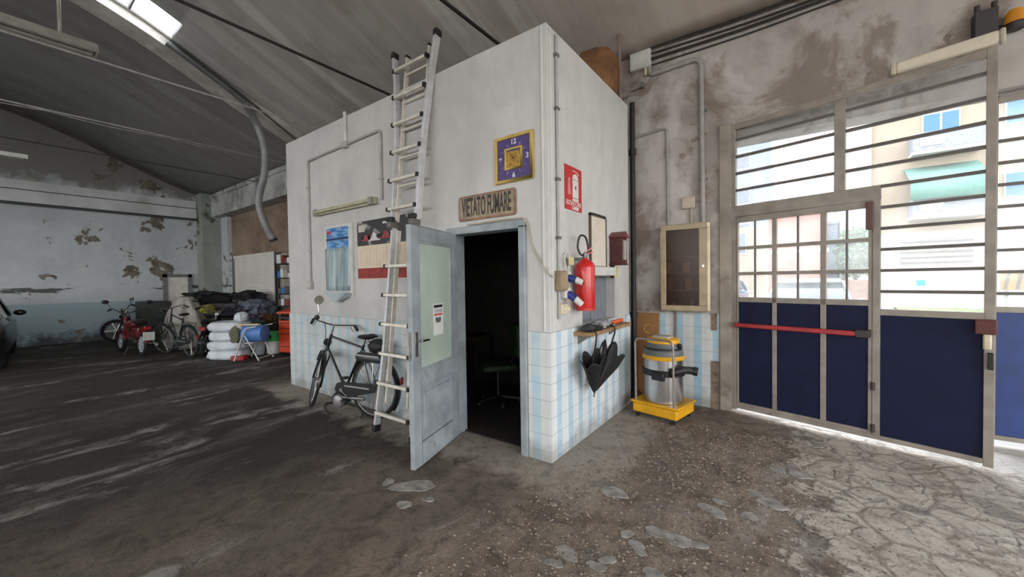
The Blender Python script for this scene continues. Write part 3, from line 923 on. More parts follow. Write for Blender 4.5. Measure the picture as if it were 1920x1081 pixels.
for i in range(9):
    for q in range(14):
        g.box(-0.44 + q * 0.064, -0.42 + q * 0.064, -0.0095, -0.007, 1.75 + i * 0.024, 1.754 + i * 0.024)
build('date_print', g, M('date_ink', (166, 146, 128), 0.7), cal)

# conduit loop and switch
cd = thing('conduit', 'grey surface conduit looping above the posters on the office wall', 'conduit', (0, 0, 0))
build('pipe', G().tube(bent([(-3.92, -0.018, 1.55), (-3.92, -0.018, 3.27), (-2.23, -0.018, 3.31), (-2.23, -0.018, 2.50)], 0.05), 0.016, 8), greyp, cd)
build('riser', G().tube([(-2.95, -0.02, 3.30), (-2.95, -0.02, 3.70)], 0.022, 8), white_paint, cd)
build('elbow_box', G().box(-3.0, -2.9, -0.05, 0, 3.25, 3.33), greyp, cd, bevel=0.008)
for x, z in ((-3.92, 2.0), (-3.92, 2.9), (-2.23, 2.75), (-3.5, 3.28)):
    build('clip', G().box(x - 0.03, x + 0.03, -0.037, 0, z - 0.012, z + 0.012), greyp, cd)
sw = thing('wall_switch', 'small grey switch box at the foot of the wall conduit', 'switch', (-3.92, 0, 1.52))
build('box', G().box(-0.05, 0.05, -0.045, 0, -0.06, 0.05), greyp, sw, bevel=0.006)
build('rocker', G().box(-0.022, 0.022, -0.052, -0.045, -0.03, 0.025), cream, sw, bevel=0.003)
# cable drooping from the door frame to the corner box
single('cable', G().tube(smooth_path([(DX1 - 0.6, -0.045, DH + 0.055), (DX1 - 0.05, -0.045, DH + 0.06), (DX1 + 0.055, -0.02, DH + 0.03), (-0.16, -0.015, 1.85), (-0.09, -0.015, 1.72), (0.0, -0.018, 1.60), (0.02, 0.06, 1.56)], 6), 0.007, 6), M('beige_cable', (176, 168, 150), 0.6), 'beige cable drooping from the office door frame round the corner', 'cable')

# ------------------------------------------------------------------ side of the office (faces the gate); local x runs along the wall
def side(y, z=0): return dict(loc=(0, y, z), rz=PI / 2)
c2 = thing('conduit', 'thin grey conduit running down the office corner to the sockets', 'conduit', **side(0))
build('pipe', G().tube([(0.14, -0.016, 1.2), (0.14, -0.016, 3.62)], 0.014, 8), greyp, c2)
for z in (1.9, 2.4, 3.0, 3.45):
    build('clip', G().box(0.115, 0.165, -0.033, 0, z - 0.012, z + 0.012), iron, c2)
jb = thing('junction_box', 'brown junction box on the conduit at the office corner', 'junction box', **side(0.14, 1.53))
build('box', G().box(-0.05, 0.05, -0.075, 0, -0.085, 0.085), M('brown_bakelite', (146, 128, 100), 0.5), jb, bevel=0.008)
build('lid', G().box(-0.042, 0.042, -0.082, -0.074, -0.072, 0.072), M('brown_bakelite_lid', (156, 138, 108), 0.5), jb, bevel=0.003)
navy = M('navy_plug', (44, 56, 120), 0.45)
for (y, z, lab, dz) in ((0.245, 1.565, 'upper white and blue industrial socket beside the brown junction box', 0), (0.235, 1.425, 'lower white and blue industrial socket under the first one', -0.05)):
    s1 = thing('industrial_socket', lab, 'socket', **side(y, z))
    build('body', G().box(-0.05, 0.05, -0.06, 0, -0.05, 0.05), white_paint, s1, bevel=0.012)
    build('collar', G().cyl((0, -0.05, -0.01), (0.015, -0.12, -0.03 + dz * 0.5), 0.034), navy, s1)
    build('cap', G().cyl((0.012, -0.115, -0.028 + dz * 0.5), (0.035, -0.17, -0.055 + dz), 0.030, 0.026), white_paint, s1)
build_sock = thing('switch_box', 'small cream switch box below the two industrial sockets', 'switch', **side(0.19, 1.285))
build('box', G().box(-0.06, 0.06, -0.05, 0, -0.045, 0.045), cream, build_sock, bevel=0.008)
for x in (-0.02, 0.03):
    build('button', G().cyl((x, -0.05, 0), (x, -0.07, 0), 0.016), M('ivory_button', (226, 218, 190), 0.4), build_sock)
single('cable_loop', G().tube(smooth_path([(0.245, -0.03, 1.62), (0.22, -0.03, 1.74), (0.27, -0.03, 1.78), (0.31, -0.03, 1.72), (0.29, -0.03, 1.62)], 6), 0.006, 6), white_paint, 'thin white cable loop above the industrial sockets', 'cable', rz=PI / 2)

fs_ = thing('fire_sign', 'red fire extinguisher sign high on the office side wall', 'sign', **side(0.455, 2.375))
sred = M('sign_red', (186, 42, 42), 0.45, var=0.06)
swhite = M('sign_white', (220, 212, 208), 0.5)
build('plate', G().box(-0.17, 0.17, -0.004, 0, -0.2, 0.2), sred, fs_)
build('bottle_body', G().prism([(-0.02, -0.11), (0.10, -0.11), (0.10, 0.10), (0.085, 0.13), (0.06, 0.14), (0.02, 0.14), (-0.005, 0.13), (-0.02, 0.10)], -0.0055, -0.003), swhite, fs_)
g = G().box(-0.02, 0.10, -0.0062, -0.005, 0.085, 0.09).box(-0.02, 0.10, -0.0062, -0.005, -0.085, -0.08).box(0.03, 0.055, -0.0062, -0.005, 0.0, 0.03)
build('body_bands', g, MATS['ink_grey'], fs_)
build('hose', G().tube(bent([(-0.02, -0.005, 0.165), (0.05, -0.005, 0.165), (0.11, -0.005, 0.14)], 0.03), 0.005, 6), swhite, fs_)
build('nozzle', G().prism([(-0.115, -0.06), (-0.055, -0.06), (-0.065, 0.09), (-0.105, 0.09)], -0.0055, -0.003), M('sign_pink', (214, 130, 128), 0.5), fs_)
text('ESTINTORE', 0.058, swhite, fs_, (0, -0.005, -0.137), bold=0.001)
build('number_box', G().box(-0.03, 0.10, -0.0055, -0.003, -0.19, -0.16), swhite, fs_)
text('N°', 0.028, sred, fs_, (-0.005, -0.0062, -0.175))

ex = thing('fire_extinguisher', 'red fire extinguisher hanging below the red sign', 'fire extinguisher', (0.115, 0.45, 1.27))
build('cylinder', G().lathe([(0.07, 0.0), (0.084, 0.004), (0.088, 0.02), (0.088, 0.375), (0.082, 0.405), (0.06, 0.432), (0.028, 0.448), (0.024, 0.462)], n=28), red, ex)
build('base_ring', G().lathe([(0.08, -0.012), (0.086, -0.012), (0.086, 0.012), (0.08, 0.012)], n=28), MATS['sign_red'], ex)
v_ = build('valve', G().lathe([(0.02, 0.46), (0.022, 0.47), (0.022, 0.505), (0.014, 0.512)], n=14), steel, ex)
build('lever', G().beam((0.0, 0.0, 0.515), (0.05, 0.05, 0.56), 0.018, 0.010), red, v_)
build('carry_handle', G().beam((0.0, 0.0, 0.50), (0.06, 0.055, 0.515), 0.02, 0.008), red, v_)
build('hose', G().tube(smooth_path([(0, -0.01, 0.485), (-0.02, -0.06, 0.50), (-0.03, -0.085, 0.57), (-0.02, -0.055, 0.66), (0.0, 0.01, 0.655), (0.01, 0.04, 0.58), (0.01, 0.045, 0.5)], 7), 0.009, 8), blackp, ex)
build('wall_hook', G().box(-0.113, -0.02, -0.012, 0.012, 0.44, 0.47), steel, ex)
build('hanging_tag', G().box(-0.065, -0.06, -0.2, -0.10, 0.40, 0.47), M('yellow_tag', (206, 198, 150), 0.6), ex)

fr = thing('framed_board', 'tall framed cream board above the serving hatch', 'board', **side(0.98, 1.925))
build('board', G().box(-0.19, 0.19, -0.018, 0, -0.255, 0.255), M('cream_board', (216, 206, 190), 0.6, var=0.05), fr)
build('frame', G().box(-0.2, -0.185, -0.026, 0, -0.265, 0.265).box(0.185, 0.2, -0.026, 0, -0.265, 0.265).box(-0.2, 0.2, -0.026, 0, 0.25, 0.265).box(-0.2, 0.2, -0.026, 0, -0.265, -0.25), M('brown_frame', (88, 78, 70), 0.6), fr)
build('top_clip', G().box(-0.2, 0.17, -0.032, -0.005, 0.262, 0.278), blackp, fr)

hb = thing('hatch_box', 'white boxed lintel over the serving hatch', 'lintel box', **side(0))
build('casing', G().box(0.62, 1.28, -0.09, 0, 1.575, 1.665), white_paint, hb, bevel=0.006)
hs = thing('hatch_shutter', 'closed grey shutter inside the serving hatch', 'shutter', (-0.115, 0, 0), PI / 2)
build('panel', G().box(HY0 + 0.003, HY1 - 0.003, -0.01, 0.0, HZ0, HZ1 - 0.003), M('hatch_grey', (120, 126, 134), 0.5, var=0.1), hs)
build('meeting_rail', G().box(1.03, 1.06, -0.022, -0.01, HZ0, HZ1 - 0.003), M('hatch_grey_rail', (138, 142, 148), 0.5), hs)

lt = thing('key_cabinet', 'small dark red wooden cabinet with pitched top near the drainpipe', 'cabinet', **side(1.375, 1.86))
dred = M('dark_red_wood', (76, 36, 34), 0.45, var=0.2, scale=14)
g = G().box(-0.065, 0.065, -0.15, -0.0, -0.15, 0.13)
build('body', g, dred, lt, bevel=0.005)
build('top', G().prism([(-0.085, 0.128), (0.085, 0.128), (0.085, 0.145), (0.0, 0.2), (-0.085, 0.145)], -0.17, 0.0), M('red_brown_top', (110, 52, 50), 0.4), lt, bevel=0.004)
build('glass_front', G().box(-0.045, 0.045, -0.156, -0.15, -0.11, 0.10), M('dull_pane', (176, 172, 168), 0.15), lt)
build('base', G().box(-0.075, 0.075, -0.16, 0, -0.17, -0.148), dred, lt, bevel=0.004)
build('back_board', G().prism([(-0.06, -0.17), (0.06, -0.17), (0.03, -0.31), (-0.03, -0.31)], -0.02, 0), dred, lt)
build('corner_post', G().cyl((0.06, -0.15, -0.15), (0.06, -0.15, 0.13), 0.008, n=8), MATS['red_brown_top'], lt)
for i, x in enumerate((-0.02, 0.03)):
    single('key_tag', G().box(-0.022, 0.022, -0.004, 0.004, -0.07, 0.05), MATS['yellow_tag'], ('yellow tag hanging under the red wooden cabinet', 'second yellow tag under the red cabinet, towards the drainpipe')[i], 'tag', loc=(0.07, 1.33 + x * 1.2, 1.63), rz=PI / 2, group='tags below the cabinet')

# shelf with oddments
sh = thing('hatch_shelf', 'raw wooden shelf board under the serving hatch', 'shelf', **side(0))
build('board', G().box(0.40, 1.42, -0.20, -0.013, 1.025, 1.06), wood, sh, bevel=0.003)
for x in (0.5, 1.25):
    build('bracket', G().add([(x - 0.01, -0.013, 1.025), (x + 0.01, -0.013, 1.025), (x + 0.01, -0.15, 1.025), (x - 0.01, -0.15, 1.025), (x - 0.01, -0.013, 0.93), (x + 0.01, -0.013, 0.93)], [(0, 1, 2, 3), (0, 3, 4), (1, 5, 2), (3, 2, 5, 4), (0, 4, 5, 1)]), iron, sh)
def onshelf(name, g, mat, label, cat, y, x=0.11, rz=0.0, z=1.061, **kw):
    return single(name, g, mat, label, cat, loc=(x, y, z), rz=rz, **kw)
g = lump((0.075, 0.13, 0.04), 5, 0.3)
onshelf('rag', g, M('grey_rag', (150, 150, 154), 0.9, var=0.2), 'crumpled grey rag in the middle of the hatch shelf', 'rag', 0.86, 0.09)
g = lump((0.05, 0.07, 0.035), 9, 0.3)
onshelf('glove', g, M('dark_glove', (58, 58, 60), 0.9), 'dark work glove at the near end of the hatch shelf', 'glove', 0.50, 0.12)
single('cable_coil', G().torus((0, 0, 0.012), (0, 0, 1), 0.06, 0.012, 24, 8).torus((0.01, 0.0, 0.03), (0.1, 0.1, 1), 0.055, 0.011, 24, 8), blackp, 'coil of black cable lying on the hatch shelf', 'cable coil', loc=(0.125, 0.64, 1.061))
tool = thing('orange_tool', 'orange handled cutter at the far end of the hatch shelf', 'tool', (0.10, 1.2, 1.075), R(70))
build('handle', G().tube([(-0.10, 0, 0.0), (0.0, 0, 0.004), (0.12, 0, 0.02)], [0.016, 0.022, 0.018], 10), M('orange_plastic', (212, 88, 36), 0.45), tool)
build('blade', G().box(-0.24, -0.09, -0.012, 0.012, -0.006, 0.0), steel, tool)
t2 = thing('pliers', 'red handled pliers on the hatch shelf next to the black coil', 'pliers', (0.13, 0.74, 1.066), R(50))
for s_ in (-1, 1):
    build('handle', G().tube(smooth_path([(0.0, 0.0, 0.008), (-0.05, s_ * 0.022, 0.008), (-0.12, s_ * 0.018, 0.008)], 4), 0.007, 8), red, t2)
build('jaws', G().prism([(0.0, -0.0), (0.055, 0.002), (0.055, 0.014), (0.0, 0.016)], -0.012, 0.012), steel, t2)
t3 = thing('paint_brush', 'flat paint brush with a pale wooden handle on the hatch shelf', 'brush', (0.15, 1.02, 1.067), R(100))
build('handle', G().tube([(0, 0, 0.006), (0.06, 0, 0.008), (0.13, 0, 0.006)], [0.008, 0.011, 0.006], 8), wood, t3)
build('bristles', G().box(-0.075, -0.01, -0.02, 0.02, 0.0, 0.012), M('bristle_cream', (206, 190, 150), 0.8), t3)
build('ferrule', G().box(-0.02, 0.005, -0.021, 0.021, -0.001, 0.013), steel, t3)

# two black umbrellas hooked on the shelf
umbc = M('umbrella_black', (17, 17, 19), 0.7, var=0.25, scale=9)
def umbrella(label, p_hook, top, tip, wid, seed, spread):
    u = thing('umbrella', label, 'umbrella', tuple(p_hook))
    H = Vector(p_hook); t0 = Vector(top) - H; t1 = Vector(tip) - H
    ax = (t1 - t0)
    build('crook_handle', G().tube(smooth_path([(-0.03, 0.0, -0.02), (-0.045, 0.0, 0.025), (-0.01, 0.0, 0.045), (0.028, 0.0, 0.025), (0.03, 0.0, -0.03), t0 * 0.5 + Vector((0.02, 0, 0)), t0], 5), 0.008, 8), blackp, u)
    build('shaft', G().cyl(t0, t1 + ax.normalized() * 0.035, 0.005, n=8), steel, u)
    n = 48; m = 14
    d = ax.normalized(); a = Vector((0, 1, 0)); a = (a - d * a.dot(d)).normalized(); b = d.cross(a)
    g = G(); vs = []; fs = []
    for j in range(m + 1):
        v = j / m
        for i in range(n):
            th = 2 * PI * i / n
            rib = abs(math.cos(2.5 * th + 0.3 + 1.2 * v))
            r = (1 - v) ** 0.9 * (0.74 + 0.26 * rib ** 0.8)
            wob = 1 + 0.25 * mnoise.noise(Vector((math.cos(th) * 1.7, math.sin(th) * 1.7, v * 2.2 + seed)))
            edge = 0.22 * (rib - 0.5) * (1 - v) ** 4
            ra = wid[0] * r * wob; rb = wid[1] * r * wob
            lean = a * spread * (1 - v) ** 1.3
            vs.append(t0 + ax * (v - edge * 0.9) + a * math.cos(th) * ra + b * math.sin(th) * rb + lean)
    for j in range(m):
        for i in range(n):
            k = (i + 1) % n
            fs.append((j * n + i, j * n + k, (j + 1) * n + k, (j + 1) * n + i))
    g.add(vs, fs)
    build('canopy', g, umbc, u, solid=0.003)
    build('tip', G().cyl(t1 - d * 0.02, t1 + d * 0.04, 0.006, 0.004, n=8), steel, u)
    build('strap', G().beam(t0 + a * (-wid[0] * 0.9) + ax * 0.10, t0 + a * (-wid[0] * 0.95) + ax * 0.42 , 0.004, 0.018), umbc, u)
umbrella('black umbrella hooked on the near end of the hatch shelf', (0.195, 0.43, 1.035), (0.19, 0.44, 0.83), (0.14, 0.56, 0.47), (0.15, 0.10), 1.0, -0.02)
umbrella('flapping black umbrella hooked nearer the drainpipe', (0.195, 0.87, 1.04), (0.17, 0.88, 0.85), (0.13, 0.60, 0.47), (0.24, 0.10), 4.0, 0.10)

# on the roof of the office
g = lump((0.24, 0.22, 0.31), 3, 0.12, 1.6)
single('sack', g, M('brown_sack', (122, 84, 52), 0.85, var=0.25, scale=5, dirt=((150, 128, 104), 0.63)), 'brown stuffed sack on the flat roof of the office', 'sack', loc=(-0.24, 1.60, HO))
single('bin', G().lathe([(0.13, 0), (0.15, 0.01), (0.16, 0.33), (0.165, 0.34), (0.15, 0.345), (0.14, 0.05)], n=20), M('charcoal_plastic', (44, 42, 44), 0.6), 'dark bin on the office roof behind the brown sack', 'bin', loc=(-0.80, 1.72, HO))
# downpipe in the gap
dp = thing('drainpipe', 'black drainpipe in the gap between office and gate wall', 'drainpipe', (0.0, 2.10, 0))
build('pipe', G().cyl((0, 0, 0.03), (0, 0, 3.75), 0.032, n=14), M('black_iron_pipe', (34, 33, 33), 0.6, var=0.2), dp)
for z in (1.05, 3.1):
    build('collar', G().cyl((0, 0, z), (0, 0, z + 0.07), 0.045, n=14), MATS['black_iron_pipe'], dp)
build('foot', G().lathe([(0.10, 0.0), (0.11, 0.02), (0.09, 0.07), (0.04, 0.12)], n=16), MATS['black_iron_pipe'], dp)
single('upright_pipe', G().cyl((0, 0, 0), (0, 0, 0.85), 0.022, n=10), M('rosy_pipe', (132, 116, 110), 0.6), 'short upright pipe on the office roof by the gate wall', 'pipe', loc=(-0.07, 1.86, HO))
# ------------------------------------------------------------------ ladder
ld = thing('ladder', 'tall aluminium folding ladder leaning on the office front wall', 'ladder', (-1.63, -0.40, 0.0), rot=(-0.105, 0, 0))
def rail(pts, w, d, mat, name):
    g = G()
    for a, b in zip(pts[:-1], pts[1:]):
        g.beam(a, b, w, d, up=(0, 1, 0))
    return build(name, g, mat, ld, bevel=0.003)
LT = 4.06
lo = [rail([(-0.215, -0.02, 0.05), (-0.155, -0.02, 0.9), (-0.145, -0.02, 2.12)], 0.032, 0.062, alu_w, 'rail'),
      rail([(0.36, -0.02, 0.05), (0.25, -0.02, 0.9), (0.18, -0.02, 2.12)], 0.032, 0.062, alu_w, 'rail')]
up_ = [rail([(-0.175, -0.02, 2.18), (-0.185, -0.02, 3.0), (-0.27, -0.02, 3.75), (-0.335, -0.02, LT)], 0.034, 0.064, alu_w, 'rail'),
       rail([(0.21, -0.02, 2.18), (0.235, -0.02, 3.0), (0.30, -0.02, 3.75), (0.345, -0.02, LT)], 0.036, 0.07, alu_w, 'rail')]
rail([(-0.125, 0.025, 0.3), (-0.12, 0.025, 2.1)], 0.022, 0.05, alu, 'inner_rail')
rail([(0.215, 0.025, 0.3), (0.155, 0.025, 2.1)], 0.022, 0.05, alu, 'inner_rail')
rail([(-0.165, 0.025, 2.2), (-0.165, 0.025, 4.03)], 0.024, 0.05, alu, 'inner_rail')
rail([(0.195, 0.025, 2.2), (0.195, 0.025, 4.03)], 0.024, 0.05, alu, 'inner_rail')
def rung(z, hw0, hw1, y=-0.055, h=0.032, d=0.034, ends=True):
    r = build('rung', G().box(-hw0, hw1, y - d / 2, y + d / 2, z - h / 2, z + h / 2), alu, ld, bevel=0.004)
    if ends:
        for a in (-hw0, hw1):
            build('end_cap', G().box(a - 0.016, a + 0.016, y - d / 2 - 0.003, y + d / 2 + 0.012, z - h / 2 - 0.004, z + h / 2 + 0.004), blackp, r, bevel=0.003)
for i in range(6):
    z = 0.20 + 0.302 * i
    rung(z, 0.215 - 0.003 * i, 0.315 - 0.024 * i)
for i in range(6):
    z = 2.32 + 0.310 * i
    rung(z, 0.225 + 0.012 * max(0, i - 2) ** 1.4, 0.215 + 0.006 * i)
    if i: rung(z - 0.05, 0.15, 0.185, y=0.012, h=0.024, d=0.024, ends=False)
for x in (-0.16, 0.19):
    hj = build('hinge', G().lathe([(0.055, -0.03), (0.06, -0.024), (0.06, 0.024), (0.055, 0.03)], c=(x, -0.03, 2.15), axis=(1, 0, 0), n=20), M('hinge_grey', (112, 108, 104), 0.45, 0.4), ld)
    build('hinge_knob', G().box(x - 0.05, x + 0.05, -0.085, -0.04, 2.18, 2.23), blackp, hj, bevel=0.008)
for x, z0, zz, nm in ((-0.218, 0.0, 0.07, 'foot'), (0.365, 0.0, 0.07, 'foot'), (-0.337, LT - 0.01, LT + 0.06, 'foot'), (0.347, LT - 0.01, LT + 0.06, 'foot')):
    build(nm, G().box(x - 0.026, x + 0.026, -0.06, 0.02, z0, zz), blackp, ld, bevel=0.008)
for x in (-0.165, 0.195):
    build('end_plug', G().box(x - 0.014, x + 0.014, -0.003, 0.053, 4.03, 4.055), blackp, ld, bevel=0.003)

# ------------------------------------------------------------------ bicycles
def wheel_parts(parent, c, axis, r, mats, spokes=28, tr=0.019, names=('tyre', 'rim', 'spokes', 'hub'), xf=None):
    tm, rm = mats
    w = build('wheel', (lambda g: g.xform(xf) if xf is not None else g)(G().torus(c, axis, r - tr, tr, 44, 10)), tm, parent)
    def B(n, g, m):
        if xf is not None: g.xform(xf)
        return build(n, g, m, w)
    B('rim', G().torus(c, axis, r - 2.3 * tr, 0.011, 44, 8), rm)
    ax = Vector(axis).normalized(); a = ax.orthogonal().normalized(); b = ax.cross(a); C0 = Vector(c)
    g = G()
    for i in range(spokes):
        th = 2 * PI * i / spokes; ph = th + (0.35 if i % 2 else -0.35)
        s_ = 0.025 if i % 4 < 2 else -0.025
        p = C0 + (a * math.cos(ph) + b * math.sin(ph)) * 0.022 + ax * s_
        q = C0 + (a * math.cos(th) + b * math.sin(th)) * (r - 2.3 * tr)
        g.cyl(p, q, 0.0013, n=5, caps=False)
    B('spokes', g, chrome)
    B('hub', G().lathe([(0.015, -0.045), (0.026, -0.035), (0.018, -0.02), (0.018, 0.02), (0.026, 0.035), (0.015, 0.045)], c=c, axis=axis, n=14), steel)
    return w
def fender(c, axis, r, a0, a1, w=0.03, xf=None):
    """mudguard arc; angles in the wheel plane measured from +x towards +z"""
    g = G(); n = 26; C0 = Vector(c)
    vs = []; fs = []
    for i in range(n + 1):
        th = a0 + (a1 - a0) * i / n
        d = Vector((math.cos(th), 0, math.sin(th)))
        for k in range(5):
            q = -1 + k / 2
            vs.append(C0 + d * (r - 0.012 * q * q) + Vector((0, q * w, 0)))
    for i in range(n):
        for k in range(4):
            fs.append((i * 5 + k, i * 5 + k + 1, i * 5 + 6 + k, i * 5 + 5 + k))
    g.add(vs, fs)
    return g.xform(xf) if xf is not None else g
def bicycle(name, label, loc, rot, steer, frame_m, motor=False, mirror=False, basket=False, wheelbase=1.10, simple=False, grey=None):
    b = thing(name, label, 'bicycle', loc, rot=rot)
    r = 0.345; RC = (0, 0, r); FC = (wheelbase, 0, r)
    HT = Vector((wheelbase - 0.40, 0, 0.93)); HB = Vector((wheelbase - 0.33, 0, 0.73)); BB = Vector((0.45, 0, 0.29)); SC = Vector((0.19, 0, 0.79))
    ax = (HT - HB).normalized()
    XF = Matrix.Translation(HB) @ Matrix.Rotation(steer, 4, ax) @ Matrix.Translation(-HB)
    def S(g): return g.xform(XF)
    wheel_parts(b, RC, (0, 1, 0), r, (rubber, grey or steel))
    wheel_parts(b, FC, (0, 1, 0), r, (rubber, grey or steel), xf=XF)
    g = G().cyl(HB + ax * 0.02, HT - ax * 0.01, 0.018).cyl(HT - ax * 0.035, SC, 0.0135).cyl(HB + ax * 0.03, BB, 0.0155).cyl(BB, SC + Vector((-0.02, 0, 0.03)), 0.015)
    g.cyl(BB - Vector((0, 0.035, 0)), BB + Vector((0, 0.035, 0)), 0.022)
    for s_ in (-1, 1):
        g.cyl(BB + Vector((0, s_ * 0.03, 0)), (0, s_ * 0.055, r), 0.009, n=8).cyl(SC + Vector((0, s_ * 0.015, -0.02)), (0, s_ * 0.055, r), 0.008, n=8)
    build('frame', g, frame_m, b)
    g = G().cyl(HB - ax * 0.01, HB + ax * 0.02, 0.024)
    for s_ in (-1, 1):
        g.tube(smooth_path([HB + Vector((0.005, s_ * 0.02, -0.01)), HB + Vector((0.03, s_ * 0.045, -0.07)), (wheelbase - 0.08, s_ * 0.05, 0.48), (wheelbase, s_ * 0.05, r)], 4), 0.011, 8)
    build('fork', S(g), frame_m, b)
    build('mudguard', fender(RC, (0, 1, 0), r + 0.028, R(20), R(215)), grey or frame_m, b)
    build('mudguard', fender(FC, (0, 1, 0), r + 0.026, R(35), R(190), xf=XF), grey or frame_m, b)
    st = HT + ax * 0.10
    g = G().cyl(HT - ax * 0.02, st, 0.012).cyl(st - Vector((0.005, 0, 0)), st + Vector((0.05, 0, 0.012)), 0.013)
    c0 = st + Vector((0.05, 0, 0.012))
    g.tube(smooth_path([c0 + Vector((-0.17, -0.25, -0.02)), c0 + Vector((-0.06, -0.23, 0.03)), c0 + Vector((0.0, -0.16, 0.02)), c0 + Vector((0.02, 0, 0)), c0 + Vector((0.0, 0.16, 0.02)), c0 + Vector((-0.06, 0.23, 0.03)), c0 + Vector((-0.17, 0.25, -0.02))], 5), 0.011, 8)
    hbar = build('handlebar', S(g), chrome, b)
    for s_ in (-1, 1):
        build('grip', S(G().cyl(c0 + Vector((-0.18, s_ * 0.252, -0.022)), c0 + Vector((-0.075, s_ * 0.236, 0.024)), 0.018)), blackp, hbar)
        build('brake_lever', S(G().tube([c0 + Vector((-0.01, s_ * 0.2, 0.012)), c0 + Vector((-0.05, s_ * 0.21, -0.025)), c0 + Vector((-0.15, s_ * 0.23, -0.05))], 0.005, 6)), chrome, hbar)
    build('brake_rod', S(G().tube(smooth_path([c0 + Vector((0.02, 0.1, 0.01)), c0 + Vector((0.06, 0.06, -0.10)), HB + Vector((0.06, 0.02, 0.0))], 5), 0.0045, 6)), blackp, b)
    if mirror:
        q = c0 + Vector((-0.05, 0.225, 0.04))
        mr_ = build('mirror', S(G().tube(smooth_path([q, q + Vector((-0.01, -0.03, 0.07)), q + Vector((0.0, 0.0, 0.17))], 5), 0.005, 6)), chrome, b)
        cn = q + Vector((0.0, 0.0, 0.22))
        build('mirror_glass', S(G().lathe([(0.0, -0.012), (0.042, -0.008), (0.055, 0.0), (0.052, 0.008), (0.0, 0.010)], c=cn, axis=(-1.0, 0.55, 0.05), n=26, caps=False)), M('mirror_back', (128, 124, 110), 0.35, 0.4), mr_)
        build('bell', S(G().ball(c0 + Vector((-0.03, 0.2, 0.055)), 0.03, 14, 10)), M('green_black_bell', (24, 40, 36), 0.3), hbar)
        build('headlamp', S(G().lathe([(0.02, -0.06), (0.045, -0.02), (0.05, 0.02), (0.0, 0.03)], c=HB + Vector((0.10, 0, 0.09)), axis=(1, 0, 0), n=18)), frame_m, b)
    sd = SC + Vector((-0.04, 0, 0.10))
    build('seat_post', G().cyl(SC, sd, 0.012), chrome, b)
    def sf(d, p):
        k = 0.35 + 0.65 * (1 - max(0, d.x)) ** 0.8 if d.x > -0.2 else 1.0
        return Vector((p.x, p.y * k, p.z * (1.0 if d.z > 0 else 0.7) + (0.015 if d.x < -0.4 else 0)))
    sa = build('saddle', G().ball(sd + Vector((-0.02, 0, 0.02)), (0.145, 0.09, 0.035), 22, 12, sf), M('saddle_leather', (28, 26, 25), 0.55), b)
    for s_ in (-1, 1):
        build('saddle_spring', G().tube([sd + Vector((-0.10 + 0.016 * math.cos(k * 0.9), s_ * 0.05 + 0.016 * math.sin(k * 0.9), -0.045 + 0.0032 * k)) for k in range(16)], 0.003, 5), chrome, sa)
    g = G()
    for s_ in (-1, 1):
        g.cyl((0.14, s_ * 0.05, 0.745), (-0.26, s_ * 0.06, 0.735), 0.006, n=6).cyl((-0.19, s_ * 0.06, 0.735), (0, s_ * 0.06, r), 0.005, n=6)
    for x in (-0.26, -0.1, 0.05): g.cyl((x, -0.06, 0.738), (x, 0.06, 0.738), 0.006, n=6)
    build('rear_rack', g, chrome, b)
    build('crank', G().cyl(BB + Vector((0, 0.04, 0)), BB + Vector((0, 0.07, 0)), 0.02).beam(BB + Vector((0, 0.065, 0)), BB + Vector((-0.14, 0.065, -0.09)), 0.012, 0.02).beam(BB + Vector((0, -0.065, 0)), BB + Vector((0.14, -0.065, 0.09)), 0.012, 0.02), steel, b)
    build('pedal', G().box(0.27, 0.35, 0.075, 0.16, 0.18, 0.205), blackp, b, bevel=0.004)
    build('pedal', G().box(0.55, 0.63, -0.16, -0.075, 0.375, 0.40), blackp, b, bevel=0.004)
    cg = build('chain_guard', G().prism([(0.56, 0.29), (0.53, 0.36), (0.44, 0.385), (0.0, 0.40), (-0.07, 0.37), (-0.06, 0.31), (0.40, 0.20), (0.50, 0.205)], 0.045, 0.062), frame_m, b, bevel=0.004)
    build('guard_stripe', G().box(0.02, 0.40, 0.062, 0.066, 0.335, 0.35), M('stripe_silver', (180, 180, 182), 0.3, 0.6), cg)
    build('rear_reflector', G().box(-0.40, -0.385, -0.02, 0.02, 0.42, 0.50), M('reflector_red', (150, 30, 32), 0.3), b, bevel=0.004)
    if motor:
        mt = build('motor', G().ball((0.50, 0.02, 0.175), (0.115, 0.075, 0.085), 20, 12), M('motor_dark', (58, 57, 56), 0.5, 0.5), b)
        build('motor_cover', G().lathe([(0.0, 0.0), (0.05, 0.0), (0.075, -0.012), (0.082, -0.04)], c=(0.46, 0.115, 0.165), axis=(0, 1, 0), n=24, caps=False), M('motor_cover_grey', (140, 138, 138), 0.4, 0.6), mt)
        build('exhaust', G().tube(smooth_path([(0.44, 0.08, 0.22), (0.3, 0.09, 0.22), (0.05, 0.09, 0.235)], 4), [0.012] * 5 + [0.02] * 4, 10), steel, mt)
        tk = build('fuel_tank', G().lathe([(0.0, -0.19), (0.04, -0.187), (0.05, -0.17), (0.05, 0.17), (0.04, 0.187), (0.0, 0.19)], c=(-0.03, 0.10, 0.70), axis=(1, 0, 0.03), n=18, caps=False), M('tank_dark_grey', (70, 70, 72), 0.4, 0.4), b)
        build('chrome_band', G().beam((0.14, 0.153, 0.73), (-0.2, 0.153, 0.722), 0.008, 0.014), chrome, tk)
        build('rack_bag', G().ball((-0.05, 0.0, 0.82), (0.14, 0.09, 0.085), 18, 10), M('bag_black', (24, 24, 25), 0.6), b)
    return b
bike = bicycle('bicycle', 'old black motor assisted bicycle leaning on the blue striped tiles', (-2.19, -0.215, 0.0), (0.06, 0, R(191.2)), R(-36), black, motor=True, mirror=True)
